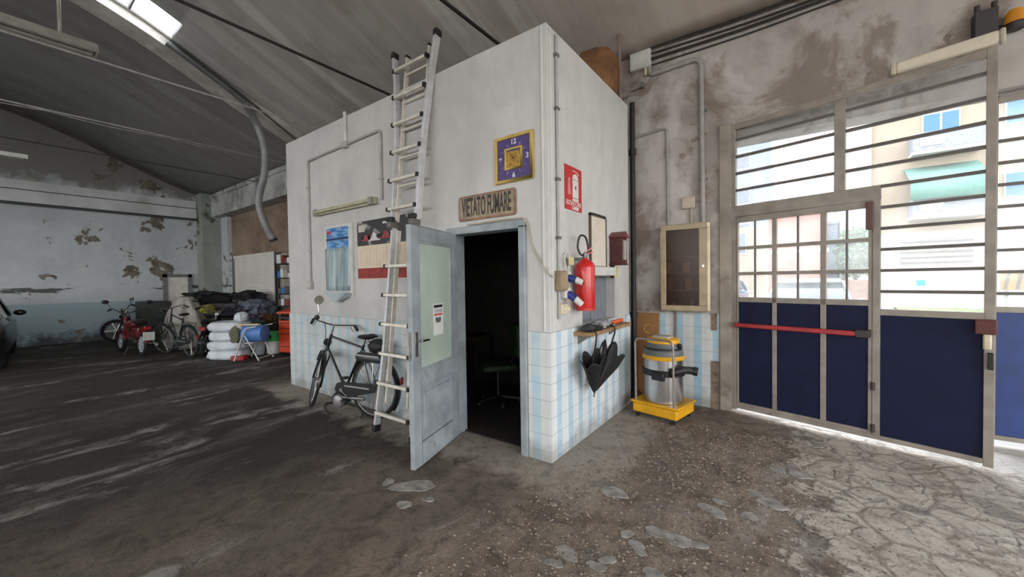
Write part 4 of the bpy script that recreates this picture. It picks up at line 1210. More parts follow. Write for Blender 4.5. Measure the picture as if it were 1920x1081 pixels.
single('floor_cable', G().tube(smooth_path([(-2.75, -0.42, 0.012), (-2.95, -0.36, 0.012), (-3.15, -0.25, 0.012), (-3.05, -0.12, 0.012), (-2.6, -0.1, 0.012), (-2.3, -0.3, 0.012)], 8), 0.010, 6), blackp, 'black hose lying on the floor under the motor bicycle', 'hose')

# ------------------------------------------------------------------ industrial vacuum cleaner
yel = M('vacuum_yellow', (226, 166, 26), 0.4, var=0.08, dirt=((150, 112, 34), 0.68))
vac = thing('vacuum_cleaner', 'yellow and chrome industrial vacuum cleaner on a wheeled base', 'vacuum cleaner', (0.47, 1.68, 0), R(-11))
g = G().box(-0.25, 0.25, -0.23, 0.21, 0.055, 0.16)
g.box(-0.27, 0.27, -0.25, 0.23, 0.16, 0.185)
build('base', g, yel, vac, bevel=0.014)
vm_ = NT('polished_tank')
vm_.color(vm_.mix(vm_.ramp(vm_.noise(3, 4), 0.3, 0.7), (186, 184, 182), (214, 213, 212)))
vm_.b.inputs['Metallic'].default_value = 1.0; vm_.b.inputs['Roughness'].default_value = 0.27
build('tank', G().lathe([(0.195, 0.18), (0.205, 0.19), (0.205, 0.655), (0.20, 0.66)], n=40), vm_.m, vac)
build('yellow_ring', G().lathe([(0.205, 0.65), (0.222, 0.655), (0.225, 0.675), (0.212, 0.695)], n=40), yel, vac)
hd_ = build('motor_head', G().lathe([(0.208, 0.695), (0.208, 0.735), (0.19, 0.765), (0.165, 0.80), (0.165, 0.825)], n=36), M('vacuum_grey', (98, 104, 104), 0.5, var=0.08), vac)
build('black_seal', G().lathe([(0.19, 0.752), (0.197, 0.757), (0.197, 0.772), (0.185, 0.777)], n=36), blackp, hd_)
build('head_cap', G().lathe([(0.162, 0.822), (0.172, 0.83), (0.17, 0.865), (0.15, 0.878), (0.0, 0.882)], n=36, caps=False), yel, hd_)
build('head_top', G().box(-0.10, 0.09, -0.07, 0.07, 0.87, 0.90), M('vacuum_pale', (172, 168, 160), 0.5), hd_, bevel=0.012)
build('switch_knob', G().cyl((0.15, 0.0, 0.79), (0.20, 0.0, 0.80), 0.03), blackp, hd_)
build('belt', G().lathe([(0.206, 0.475), (0.222, 0.48), (0.222, 0.54), (0.206, 0.545)], n=40), blackp, vac)
build('belt_buckle', G().box(-0.02, 0.12, -0.245, -0.2, 0.445, 0.53), blackp, vac, bevel=0.01)
hz = build('hose_socket', G().tube(smooth_path([(0.15, -0.16, 0.53), (0.25, -0.07, 0.56), (0.30, 0.0, 0.555), (0.36, 0.03, 0.545)], 5), [0.045] * 6 + [0.04] * 6 + [0.046] * 4, 14), blackp, vac)
hl = G().tube(bent([(-0.215, -0.215, 0.185), (-0.215, -0.225, 0.88), (0.215, -0.225, 0.88), (0.215, -0.215, 0.185)], 0.07), 0.012, 10)
build('push_handle', hl, M('handle_tube', (170, 158, 152), 0.35, 0.8), vac)
for x in (-0.205, 0.205):
    for y in (-0.19, 0.17):
        cs = build('caster', G().lathe([(0.03, -0.016), (0.036, -0.01), (0.036, 0.01), (0.03, 0.016)], c=(x, y, 0.037), axis=(1, 0.2, 0), n=18), rubber, vac)
        build('fork', G().box(x - 0.022, x + 0.022, y - 0.012, y + 0.012, 0.037, 0.062), steel, cs)

# cardboard standing behind it
cb = thing('cardboard_sheet', 'brown cardboard sheet standing behind the vacuum cleaner', 'cardboard', (0.125, 2.19, 0), rot=(-0.03, 0, 0))
card = M('cardboard', (146, 104, 66), 0.85, var=0.1, scale=3)
build('sheet', G().box(-0.15, 0.15, 0, 0.03, 0, 1.105), card, cb)
ymark = M('yellow_tape_mark', (196, 172, 88), 0.6)
build('round_mark', G().tube([(0.02 + 0.055 * math.cos(a), -0.002, 0.90 + 0.055 * math.sin(a)) for a in [0.6 + k * 0.35 for k in range(14)]], 0.006, 6), ymark, cb)
build('slash_mark', G().beam((0.0, -0.002, 0.86), (0.06, -0.002, 0.95), 0.012, 0.003).beam((0.05, -0.002, 0.86), (0.09, -0.002, 0.95), 0.012, 0.003), ymark, cb)

# ------------------------------------------------------------------ gate wall fittings
kb = thing('wall_cabinet', 'beige wall cabinet with a brown glass door beside the gate', 'cabinet', (0.325, YC, 1.145))
beige = M('beige_enamel', (166, 150, 122), 0.45, var=0.1, dirt=((150, 134, 108), 0.66))
Wc, Hc, Dc = 0.53, 1.035, 0.145
build('body', G().box(0, Wc, -Dc + 0.03, 0, 0, 0.02).box(0, Wc, -Dc + 0.03, 0, Hc - 0.02, Hc).box(0, 0.02, -Dc + 0.03, 0, 0.02, Hc - 0.02).box(Wc - 0.02, Wc, -Dc + 0.03, 0, 0.02, Hc - 0.02).box(0.02, Wc - 0.02, -0.012, 0, 0.02, Hc - 0.02), beige, kb)
build('inner_back', G().box(0.02, Wc - 0.02, -0.014, -0.011, 0.02, Hc - 0.02), M('cabinet_brown_back', (110, 92, 78), 0.8), kb)
dr = build('door', G().box(0, Wc, -Dc, -Dc + 0.028, 0, 0.065).box(0, Wc, -Dc, -Dc + 0.028, Hc - 0.065, Hc).box(0, 0.065, -Dc, -Dc + 0.028, 0.065, Hc - 0.065).box(Wc - 0.10, Wc, -Dc, -Dc + 0.028, 0.065, Hc - 0.065), beige, kb, bevel=0.008)
bg = bpy.data.materials.new('brown_tinted_glass'); bg.use_nodes = True
t_ = bg.node_tree; t_.nodes.clear()
o_ = t_.nodes.new('ShaderNodeOutputMaterial'); a_ = t_.nodes.new('ShaderNodeBsdfTransparent'); a_.inputs[0].default_value = (0.62, 0.52, 0.45, 1)
b_ = t_.nodes.new('ShaderNodeBsdfGlossy'); b_.inputs['Roughness'].default_value = 0.3; b_.inputs[0].default_value = (0.9, 0.85, 0.8, 1)
m_ = t_.nodes.new('ShaderNodeMixShader'); m_.inputs[0].default_value = 0.03
t_.links.new(a_.outputs[0], m_.inputs[1]); t_.links.new(b_.outputs[0], m_.inputs[2]); t_.links.new(m_.outputs[0], o_.inputs[0])
build('glass', G().box(0.06, Wc - 0.095, -Dc + 0.010, -Dc + 0.016, 0.06, Hc - 0.06), bg, dr)
build('door_edge', G().tube([(Wc - 0.004, -Dc + 0.02, 0.01), (Wc - 0.004, -Dc + 0.02, Hc - 0.01)], 0.022, 10), M('cabinet_cream_edge', (214, 204, 176), 0.4), dr)
build('lock_knob', G().cyl((Wc - 0.05, -Dc - 0.018, 0.53), (Wc - 0.05, -Dc, 0.53), 0.012), chrome, dr)
for i, z in enumerate((0.24, 0.45, 0.64)):
    build('shelf', G().box(0.02, Wc - 0.02, -Dc + 0.045, -0.012, z, z + 0.012), beige, kb)
cols = [(128, 60, 52), (150, 138, 112), (96, 92, 86), (168, 160, 146), (118, 70, 56), (142, 128, 96), (88, 84, 92), (160, 150, 120)]
rr = random.Random(4)
ii = 0
for z in (0.022, 0.254, 0.464):
    x = 0.04
    while x < 0.40:
        w = rr.uniform(0.04, 0.09); h = rr.uniform(0.07, 0.16)
        single('carton', G().box(0, w, -0.05, 0.0, 0, h), M('carton_%d' % (ii % 8), cols[ii % 8], 0.7), 'small carton on the shelves inside the beige wall cabinet', 'carton', loc=(0.325 + x, YC - 0.03, 1.145 + z), group='cartons in the wall cabinet', bevel=0.003)
        x += w + rr.uniform(0.01, 0.05); ii += 1

pp = thing('conduit', 'thick grey conduit bending down the gate wall to the beige cabinet', 'conduit', (0, 0, 0))
build('pipe', G().tube(bent([(0.17, YC - 0.03, 4.22), (0.18, YC - 0.03, 4.10), (0.77, YC - 0.03, 4.12), (0.785, YC - 0.03, 2.19)], 0.12, 8), 0.028, 10), M('grey_conduit_wall', (158, 154, 150), 0.5, var=0.1), pp)
for x, z in ((0.785, 2.7), (0.785, 3.5), (0.45, 4.11)):
    build('clip', G().box(x - 0.045, x + 0.045, YC - 0.02, YC, z - 0.015, z + 0.015), iron, pp)
p3_ = thing('conduit', 'short rusty pipe down the tiles under the beige wall cabinet', 'conduit', (0.47, YC - 0.035, 0))
build('pipe', G().cyl((0, 0, 0.0), (0, 0, 1.14), 0.014, n=8), M('rusty_pipe', (126, 112, 98), 0.6, var=0.2), p3_)
build('clip', G().box(-0.03, 0.03, 0.0, 0.018, 0.68, 0.70), iron, p3_)
p2_ = thing('conduit', 'thin grey conduit down the gate wall, next to the drainpipe', 'conduit', (0, 0, 0))
build('pipe', G().tube(bent([(-0.05, YC - 0.02, 3.36), (0.38, YC - 0.02, 3.40), (0.39, YC - 0.02, 2.19)], 0.06), 0.016, 8), MATS['grey_conduit_wall'], p2_)
j2 = thing('junction_box', 'white junction box under the cables at the top of the gate wall', 'junction box', (0.07, YC, 4.31))
build('box', G().box(-0.13, 0.13, -0.07, 0, -0.11, 0.11), white_paint, j2, bevel=0.008)
build('lid', G().box(-0.12, 0.12, -0.08, -0.069, -0.10, 0.10), white_paint, j2, bevel=0.004)
build('gland', G().cyl((0.06, -0.035, -0.2), (0.06, -0.035, -0.11), 0.02), cream, j2)
j3 = thing('junction_box', 'small pale junction box just above the beige wall cabinet', 'junction box', (0.625, YC, 2.44))
build('box', G().box(-0.075, 0.075, -0.05, 0, -0.07, 0.07), M('pale_box', (182, 170, 152), 0.5), j3, bevel=0.008)
build('stub_pipe', G().cyl((0.03, -0.025, -0.25), (0.03, -0.025, -0.07), 0.014), M('pale_box_pipe', (176, 166, 152), 0.5), j3)
st_ = thing('pipe_stub', 'capped pipe stub sticking out high on the gate wall', 'pipe', (0, 0, 0))
build('pipe', G().tube(bent([(-0.05, YC - 0.05, 3.98), (0.10, YC - 0.05, 3.99), (0.10, YC, 3.99)], 0.03), 0.02, 8), M('stub_paint', (150, 146, 140), 0.5), st_)
build('cap', G().cyl((0.10, YC - 0.085, 3.99), (0.10, YC - 0.045, 3.99), 0.028), iron, st_)
cabm = M('black_cable', (34, 32, 31), 0.6)
cabs = [((4.42, 4.40), 0.016, YC - 0.05, 'topmost of the dark cables running along the gate wall under the vault'),
        ((4.36, 4.34), 0.012, YC - 0.03, 'second dark cable from the top along the gate wall'),
        ((4.29, 4.30), 0.018, YC - 0.035, 'third dark cable from the top along the gate wall'),
        ((4.22, 4.25), 0.010, YC - 0.02, 'lowest of the dark cables running along the gate wall')]
for (za, zb), rd, y, lab in cabs:
    single('wall_cable', G().tube(smooth_path([(0.2, y, za), (1.2, y, (za + zb) / 2 - 0.02), (2.2, y, zb), (3.4, y, zb - 0.01), (7.9, y, zb)], 8), rd * 0.8, 6), cabm, lab, 'cable')

# amber beacon and its bracket over the gate
bc = thing('beacon_light', 'amber beacon light on a dark bracket above the gate', 'beacon', (2.98, YC, 3.62))
build('bracket_box', G().box(-0.10, 0.03, -0.10, 0, -0.11, 0.11), M('dark_bracket', (66, 62, 62), 0.6, 0.3), bc, bevel=0.006)
for x in (-0.08, 0.015):
    build('bolt', G().cyl((x, -0.06, 0.11), (x, -0.06, 0.17), 0.018), MATS['dark_bracket'], bc)
build('arm', G().box(0.03, 0.10, -0.09, -0.05, -0.05, 0.0), MATS['dark_bracket'], bc)
build('amber_dome', G().lathe([(0.06, 0.0), (0.062, 0.02), (0.055, 0.08), (0.035, 0.11), (0.0, 0.12)], c=(0.12, -0.08, -0.06), n=20, caps=False), M('amber_plastic', (214, 142, 44), 0.25), bc)
build('dome_base', G().cyl((0.12, -0.08, -0.11), (0.12, -0.08, -0.06), 0.05), MATS['dark_bracket'], bc)

# ------------------------------------------------------------------ the gate: swung leaf with a wicket door
blue = M('gate_blue', (28, 33, 60), 0.6, var=0.12, scale=4, dirt=((20, 26, 50), 0.6))
blue.node_tree.nodes['Principled BSDF'].inputs['Specular IOR Level'].default_value = 0.15
gfr = M('gate_frame_paint', (146, 138, 127), 0.5, var=0.14, scale=6, dirt=((112, 98, 84), 0.64))
gdk = M('gate_bar_paint', (96, 90, 85), 0.55, var=0.14, scale=6)
GH = (1.075, 2.262, 0)
ga = math.atan2(1.784 - 2.265, 2.89 - 1.07)
gt = thing('garage_gate', 'blue garage gate leaf with wicket door and red bar, standing ajar', 'gate', GH, ga)
g = G()
g.box(0.0, 0.05, -0.02, 0.03, 0.035, 3.25).box(1.835, 1.89, -0.02, 0.03, 0.035, 3.25)
g.box(0.05, 1.835, -0.02, 0.03, 3.19, 3.25).box(0.05, 1.835, -0.02, 0.03, 0.055, 0.095)
g.box(0.05, 1.245, -0.02, 0.03, 2.215, 2.34).box(0.92, 1.0, -0.02, 0.03, 2.34, 3.19)
g.box(1.195, 1.245, -0.02, 0.03, 0.085, 2.215).box(1.245, 1.835, -0.02, 0.03, 1.18, 1.235)
build('frame', g, gfr, gt, bevel=0.003)
build('upper_pane', G().box(0.05, 0.92, 0.003, 0.008, 2.34, 3.19), hazy, gt)
build('side_pane', G().add([(1.0, 0.005, 2.34), (1.835, 0.005, 2.34), (1.835, 0.005, 3.19), (1.0, 0.005, 3.19), (1.245, 0.005, 2.34), (1.245, 0.005, 1.235), (1.835, 0.005, 1.235)], [(0, 4, 1, 2, 3), (5, 6, 1, 4)]), hazy, gt)
for k_ in range(4):
    z = 3.075 - 0.187 * k_
    build('glazing_bar', G().box(0.05, 0.92, -0.012, 0.02, z - 0.013, z + 0.013), gdk, gt)
for k_ in range(10):
    z = 3.075 - 0.187 * k_
    build('glazing_bar', G().box(1.0 if z > 2.3 else 1.245, 1.835, -0.012, 0.02, z - 0.013, z + 0.013), gdk, gt)
build('blue_panel', G().box(1.245, 1.835, 0.0, 0.016, 0.085, 1.18), blue, gt)
wd = build('wicket_door', (lambda g: [g.box(0.055, 0.075, -0.014, 0.024, 0.09, 2.21), g.box(1.165, 1.19, -0.014, 0.024, 0.09, 2.21), g.box(0.075, 1.165, -0.014, 0.024, 0.09, 0.125), g.box(0.075, 1.165, -0.014, 0.024, 2.15, 2.21),
    g.box(0.075, 1.165, -0.014, 0.024, 1.26, 1.315), g.box(0.405, 0.445, -0.014, 0.024, 0.125, 2.15), g.box(0.815, 0.86, -0.014, 0.024, 0.125, 2.15),
    g.box(0.075, 1.165, -0.012, 0.022, 1.56, 1.595), g.box(0.075, 1.165, -0.012, 0.022, 1.845, 1.88)] and g)(G()), gfr, gt, bevel=0.003)
for a, b_x in ((0.075, 0.405), (0.445, 0.815), (0.86, 1.165)):
    build('blue_panel', G().box(a, b_x, 0.0, 0.012, 0.125, 1.26), blue, wd)
    build('window', G().box(a, b_x, 0.004, 0.008, 1.315, 2.15), hazy, wd)
    xm = (a + b_x) / 2
    build('mullion', G().box(xm - 0.007, xm + 0.007, -0.008, 0.018, 1.315, 2.15), gdk, wd)
pb = build('push_bar', G().box(0.06, 1.10, -0.105, -0.07, 0.985, 1.03), M('push_bar_red', (164, 40, 42), 0.4, var=0.1), wd, bevel=0.008)
build('bar_lock', G().box(1.09, 1.185, -0.11, -0.014, 0.975, 1.045), M('lock_dark', (54, 44, 44), 0.5), wd, bevel=0.006)
build('bar_arm', G().box(0.058, 0.085, -0.09, -0.01, 0.97, 1.04), M('arm_grey', (110, 102, 96), 0.5), wd, bevel=0.004)
for z in (0.12, 0.5):
    build('wicket_hinge', G().cyl((1.2, -0.03, z), (1.2, -0.03, z + 0.07), 0.015), MATS['lock_dark'], gt)
for z in (2.05,):
    build('wicket_closer', G().box(1.15, 1.20, -0.05, -0.014, 1.95, 2.2), M('closer_rust', (96, 66, 60), 0.6), gt, bevel=0.006)
build('latch_box', G().box(1.79, 1.90, -0.06, -0.01, 1.07, 1.185), M('rust_red_latch', (92, 46, 38), 0.6), gt, bevel=0.008)
build('handle', G().box(1.83, 1.875, -0.055, -0.015, 0.95, 1.075), cream, gt, bevel=0.012)
build('handle_grip', G().box(1.855, 1.885, -0.06, -0.02, 0.80, 0.93), blackp, gt, bevel=0.005)
for x in (0.985, 1.30, 1.70):
    build('top_lug', G().box(x - 0.015, x + 0.015, -0.01, 0.01, 3.245, 3.32), gfr, gt)
tb = thing('tube_lamp', 'long cream tube lamp sitting on the top rail of the blue gate', 'lamp', GH, ga)
build('housing', G().box(1.34, 1.90, -0.085, -0.012, 3.252, 3.35), M('lamp_cream', (214, 204, 184), 0.5, var=0.06), tb, bevel=0.02)
build('end_cap', G().box(1.31, 1.345, -0.088, -0.010, 3.25, 3.352), M('lamp_end', (186, 176, 158), 0.5), tb, bevel=0.01)
build('end_cap', G().box(1.895, 1.925, -0.088, -0.010, 3.25, 3.352), MATS['lamp_end'], tb, bevel=0.01)
# closed second leaf
g2 = thing('garage_gate', 'second blue gate leaf, closed, past the edge of the leaf standing ajar', 'gate', (4.93, 2.40, 0), PI)
g = G().box(0.0, 0.05, -0.03, 0.02, 0.09, 3.06).box(1.86, 1.92, -0.03, 0.02, 0.09, 3.06).box(0.05, 1.86, -0.03, 0.02, 3.0, 3.06).box(0.05, 1.86, -0.03, 0.02, 0.09, 0.13).box(0.05, 1.86, -0.03, 0.02, 1.2, 1.25)
build('frame', g, gfr, g2, bevel=0.003)
build('pane', G().box(0.05, 1.86, -0.006, -0.001, 1.25, 3.0), hazy, g2)
build('blue_panel', G().box(0.05, 1.86, -0.01, 0.004, 0.13, 1.2), M('gate_blue_lit', (36, 60, 118), 0.5, var=0.15, scale=5), g2)  # lighter copy of the gate blue, painted as lit by daylight
for k_ in range(9):
    z = 2.86 - 0.187 * k_
    build('glazing_bar', G().box(0.05, 1.86, -0.014, 0.012, z - 0.013, z + 0.013), gdk, g2)
struct('trim_9', G().box(2.9, 4.97, 2.34, 2.46, 0.0, 0.03), M('gate_sill', (150, 146, 140), 0.8))

# ------------------------------------------------------------------ tie cables and hanging lamps of the hall
def tie(x, z, rad, mat, label, sag=0.0):
    pts = [(x, YC + 0.01 - 14.55 * i / 40, z - sag * math.sin(PI * i / 40)) for i in range(41)]
    single('tie_rod', G().tube(pts, rad, 6), mat, label, 'tie rod')
grey_w = M('grey_wire', (196, 194, 190), 0.5, 0.3)
tie(-3.31, 4.38, 0.017, cabm, 'thick black tie rod crossing the hall above the ladder')
tie(-5.43, 4.38, 0.012, grey_w, 'pale tie rod crossing the hall past the nearer tube lamp')
tie(-8.03, 4.38, 0.014, M('grey_wire_dark', (170, 166, 158), 0.5, 0.3), 'grey tie rod with a cable beyond the concrete arch')
tie(-10.4, 4.38, 0.010, M('dark_wire', (60, 58, 56), 0.6), 'thin dark tie rod nearest the back wall')
tie(-1.22, 4.38, 0.02, cabm, 'black tie rod above the corner of the office roof')
single('lamp_wire', G().tube([(-8.02, YC - 14.5 * i / 60, 4.36 - 0.035 * abs(math.sin(PI * i / 6))) for i in range(8, 61)], 0.008, 6), M('lamp_wire_grey', (150, 146, 138), 0.6), 'pale wire looped along the tie rod beyond the arch', 'wire')
def hang_lamp(label, x, y0, y1, z, zt, w):
    L = thing('hanging_tube_lamp', label, 'lamp', (x, (y0 + y1) / 2, z))
    h = abs(y1 - y0) / 2
    m_r = M('lamp_reflector', (184, 182, 172), 0.4, 0.3, var=0.15)
    g = G()
    prof = [(-w, 0.0), (-w * 0.45, w * 0.9), (w * 0.45, w * 0.9), (w, 0.0), (w * 0.9, 0.0), (w * 0.4, w * 0.78), (-w * 0.4, w * 0.78), (-w * 0.9, 0.0)]
    g.prism(prof, -h, h)
    build('reflector', g, m_r, L)
    for s_ in (-1, 1):
        build('tube', G().cyl((s_ * w * 0.4, -h + 0.03, w * 0.25), (s_ * w * 0.4, h - 0.03, w * 0.25), 0.017), M('unlit_tube', (206, 206, 198), 0.35), L)
    build('end_plate', G().prism(prof[:4], h - 0.005, h + 0.006), m_r, L)
    build('end_plate', G().prism(prof[:4], -h - 0.006, -h + 0.005), m_r, L)
    for s_ in (-0.38, 0.6):
        build('hanger_rod', G().cyl((0, s_ * h, w * 0.85), (0, s_ * h, zt - z), 0.016, n=8), MATS['lamp_reflector'], L)
hang_lamp('hanging grey tube lamp on the pale tie rod before the arch', -5.43, -1.86, -3.35, 4.42, 6.03, 0.15)
hang_lamp('lower hanging tube lamp further back in the hall', -8.02, -2.31, -3.75, 3.53, 4.36, 0.08)
# flexible exhaust hose
hs_pts = []
eh = thing('exhaust_hose', 'grey flexible exhaust hose hanging from the concrete arch', 'hose', (0, 0, 0))
path = smooth_path([(-6.62, -0.90, 5.50), (-6.62, -0.30, 5.20), (-6.64, 0.20, 4.94)] , 6)
build('feed_pipe', G().tube(path, 0.045, 10), M('hose_grey', (110, 112, 112), 0.5, 0.2, var=0.12), eh)
EX = -6.85
pth = smooth_path([(-6.64, 0.20, 4.94)] + HOSE, 10)
rs = [0.062 + 0.006 * (i % 2) for i in range(len(pth))]
build('hose', G().tube(pth, rs, 12), M('hose_light_grey', (148, 150, 150), 0.5, 0.2, var=0.12), eh)
build('end_ring', G().cyl(pth[-2], Vector(pth[-1]) + (Vector(pth[-1]) - Vector(pth[-2])) * 0.6, 0.075), MATS['charcoal_plastic'], eh)
single('arch_cable', G().tube(smooth_path([(-6.60, -0.86, 5.56), (-6.60, -0.4, 5.33), (-6.6, 0.25, 4.98), (-6.6, 0.9, 4.6), (-6.62, 1.6, 4.2)], 6), 0.02, 8), M('dark_sheath', (74, 74, 76), 0.6), 'dark cable clipped along the side of the concrete arch', 'cable')
# ------------------------------------------------------------------ inside the office
gc = thing('office_chair', 'green office chair in the dark behind the open doorway', 'chair', (-1.35, 1.0, 0.012), R(-40))
grn = M('chair_green', (32, 54, 22), 0.7, var=0.1)
build('seat', G().box(-0.22, 0.22, -0.22, 0.22, 0.43, 0.50), grn, gc, bevel=0.03)
build('backrest', G().box(-0.2, 0.2, 0.2, 0.25, 0.58, 0.98), grn, gc, bevel=0.025)
build('column', G().cyl((0, 0, 0.08), (0, 0, 0.44), 0.025), blackp, gc)
build('back_bar', G().beam((0, 0.1, 0.42), (0, 0.26, 0.65), 0.05, 0.015), blackp, gc)
for i in range(5):
    a = 2 * PI * i / 5
    l = build('leg', G().beam((0, 0, 0.09), (0.27 * math.cos(a), 0.27 * math.sin(a), 0.06), 0.04, 0.025), blackp, gc)
    build('caster', G().ball((0.27 * math.cos(a), 0.27 * math.sin(a), 0.03), 0.03, 12, 8), blackp, l)
dk = thing('desk', 'dark desk against the far wall of the office', 'desk', (-2.6, 1.5, 0.012))
build('top', G().box(-0.6, 0.6, -0.25, 0.25, 0.70, 0.73), M('dark_desk', (58, 46, 38), 0.5), dk)
for x in (-0.57, 0.57):
    for y in (-0.22, 0.22):
        build('leg', G().box(x - 0.02, x + 0.02, y - 0.02, y + 0.02, 0, 0.70), blackp, dk)

# ------------------------------------------------------------------ far corner of the hall
def moped(name, label, loc, rz, body_m, rim_m, plate=False, r=0.26, wb=1.15, lean=0.05):
    t = thing(name, label, 'moped', loc, rot=(lean, 0, rz))
    for c in ((0, 0, r), (wb, 0, r)):
        w = build('wheel', G().torus(c, (0, 1, 0), r - 0.04, 0.04, 36, 10), rubber, t)
        g = G().torus(c, (0, 1, 0), r - 0.085, 0.022, 36, 8)
        for i in range(5):
            th = 2 * PI * i / 5
            g.beam(c, (c[0] + (r - 0.08) * math.cos(th), 0, c[2] + (r - 0.08) * math.sin(th)), 0.03, 0.05, up=(0, 1, 0))
        g.cyl((c[0], -0.05, c[2]), (c[0], 0.05, c[2]), 0.05)
        build('rim', g, rim_m, w)
        build('mudguard', fender(c, (0, 1, 0), r + 0.03, R(10), R(170), 0.05), body_m, t)
    build('frame', G().tube(smooth_path([(wb - 0.22, 0, 0.82), (wb - 0.25, 0, 0.62), (0.72, 0, 0.34), (0.4, 0, 0.34), (0.2, 0, 0.6)], 5), 0.04, 10), body_m, t)
    def eng(d, p): return Vector((p.x, p.y, p.z * (1 - 0.2 * d.x)))
    build('engine', G().ball((0.42, 0, 0.30), (0.17, 0.10, 0.12), 16, 10, eng), MATS['motor_dark'], t)
    build('side_cover', G().prism([(0.05, 0.40), (0.42, 0.42), (0.40, 0.60), (0.02, 0.62)], -0.09, 0.09), body_m, t, bevel=0.02)
    build('tank', G().ball((0.58, 0, 0.68), (0.20, 0.11, 0.10), 18, 12), body_m, t)
    build('saddle', G().ball((0.18, 0, 0.74), (0.30, 0.12, 0.065), 20, 10), M('saddle_black', (26, 25, 25), 0.5), t)
    g = G()
    for s_ in (-1, 1):
        g.cyl((wb, s_ * 0.07, r), (wb - 0.22, s_ * 0.06, 0.86), 0.018)
    build('fork', g, chrome, t)
    hb_ = build('handlebar', G().tube(smooth_path([(wb - 0.42, -0.34, 0.98), (wb - 0.30, -0.26, 1.02), (wb - 0.22, 0, 0.90), (wb - 0.30, 0.26, 1.02), (wb - 0.42, 0.34, 0.98)], 5), 0.012, 8), chrome, t)
    for s_ in (-1, 1):
        build('grip', G().cyl((wb - 0.44, s_ * 0.355, 0.975), (wb - 0.34, s_ * 0.285, 1.005), 0.019), blackp, hb_)
        m = build('mirror', G().cyl((wb - 0.30, s_ * 0.27, 1.02), (wb - 0.33, s_ * 0.36, 1.15), 0.006, n=6), chrome, hb_)
        build('mirror_glass', G().ball((wb - 0.33, s_ * 0.38, 1.17), (0.02, 0.065, 0.045), 14, 8), blackp, m)
    build('headlamp', G().lathe([(0.04, -0.08), (0.085, -0.02), (0.09, 0.02), (0.0, 0.045)], c=(wb - 0.12, 0, 0.84), axis=(1, 0, 0), n=20), chrome, t)
    build('exhaust', G().tube(smooth_path([(0.5, -0.12, 0.26), (0.2, -0.15, 0.22), (-0.25, -0.16, 0.26)], 5), [0.02] * 4 + [0.035] * 7, 10), chrome, t)
    build('tail_lamp', G().box(-0.27, -0.19, -0.06, 0.06, 0.58, 0.66), MATS['reflector_red'], t, bevel=0.01)
    build('stand', G().beam((0.42, 0.1, 0.2), (0.36, 0.2, 0.01), 0.02, 0.02), steel, t)
    if plate:
        build('number_plate', G().box(-0.335, -0.325, -0.10, 0.10, 0.36, 0.54), white_paint, t, bevel=0.004)
        build('plate_arm', G().beam((-0.33, 0, 0.5), (-0.2, 0, 0.55), 0.02, 0.03), blackp, t)
    return t
mred = M('moped_red', (108, 34, 36), 0.35, var=0.1, coat=0.3)
wrim = M('white_rim', (190, 196, 206), 0.35, 0.2, var=0.05)
moped('moped', 'dark red moped with white rims and a white plate facing the hall', (-9.98, -0.72, 0.0), R(186), mred, wrim, plate=True, r=0.25, wb=1.28)
moped('motorcycle', 'black motorcycle parked across the back wall behind the red moped', (-13.4, 0.75, 0.0), R(-96), black, steel, r=0.31, wb=1.35)
moped('moped', 'black moped with chrome parts between the black bicycle and the white sacks', (-8.62, 0.02, 0.0), R(152), black, chrome, r=0.27, wb=1.15)
bicycle('bicycle', 'dark bicycle parked in front of the pale tarpaulin at the far corner', (-8.80, -0.17, 0.0), (-0.05, 0, R(189)), R(14), M('bike_dark_green', (40, 46, 46), 0.4), wheelbase=1.06)
# tarpaulin over a machine
g = G()
def tarp(d, p):
    h = max(0.0, (d.z + 1) / 2)
    k = 1 - 0.62 * h ** 1.4
    k *= 1 + 0.13 * mnoise.noise(Vector((d.x * 2.6, d.y * 2.6, d.z * 0.8)) + Vector((3, 1, 7))) + 0.05 * math.sin(math.atan2(d.y, d.x) * 9 + d.z * 2)
    rr_ = math.hypot(d.x, d.y) ** 0.35
    a = math.atan2(d.y, d.x)
    return Vector((math.cos(a) * rr_ * 0.62 * k + 0.05 * h, math.sin(a) * rr_ * 0.50 * k, (h ** 0.8) * 1.27 - 0.0))
g.ball((0, 0, 0.0), 1, 44, 26, tarp)
single('tarpaulin', g, M('pale_tarpaulin', (170, 166, 160), 0.7, var=0.15, scale=3), 'pale grey tarpaulin draped over a machine behind the dark bicycle', 'tarpaulin', loc=(-10.3, 0.15, 0.0))
single('crate', G().box(-0.35, 0.35, -0.3, 0.3, 0, 1.12), M('dark_green_crate', (58, 66, 60), 0.7, var=0.2), 'tall dark green crate behind the handlebars of the red moped', 'crate', loc=(-12.3, -0.05, 0), bevel=0.02)
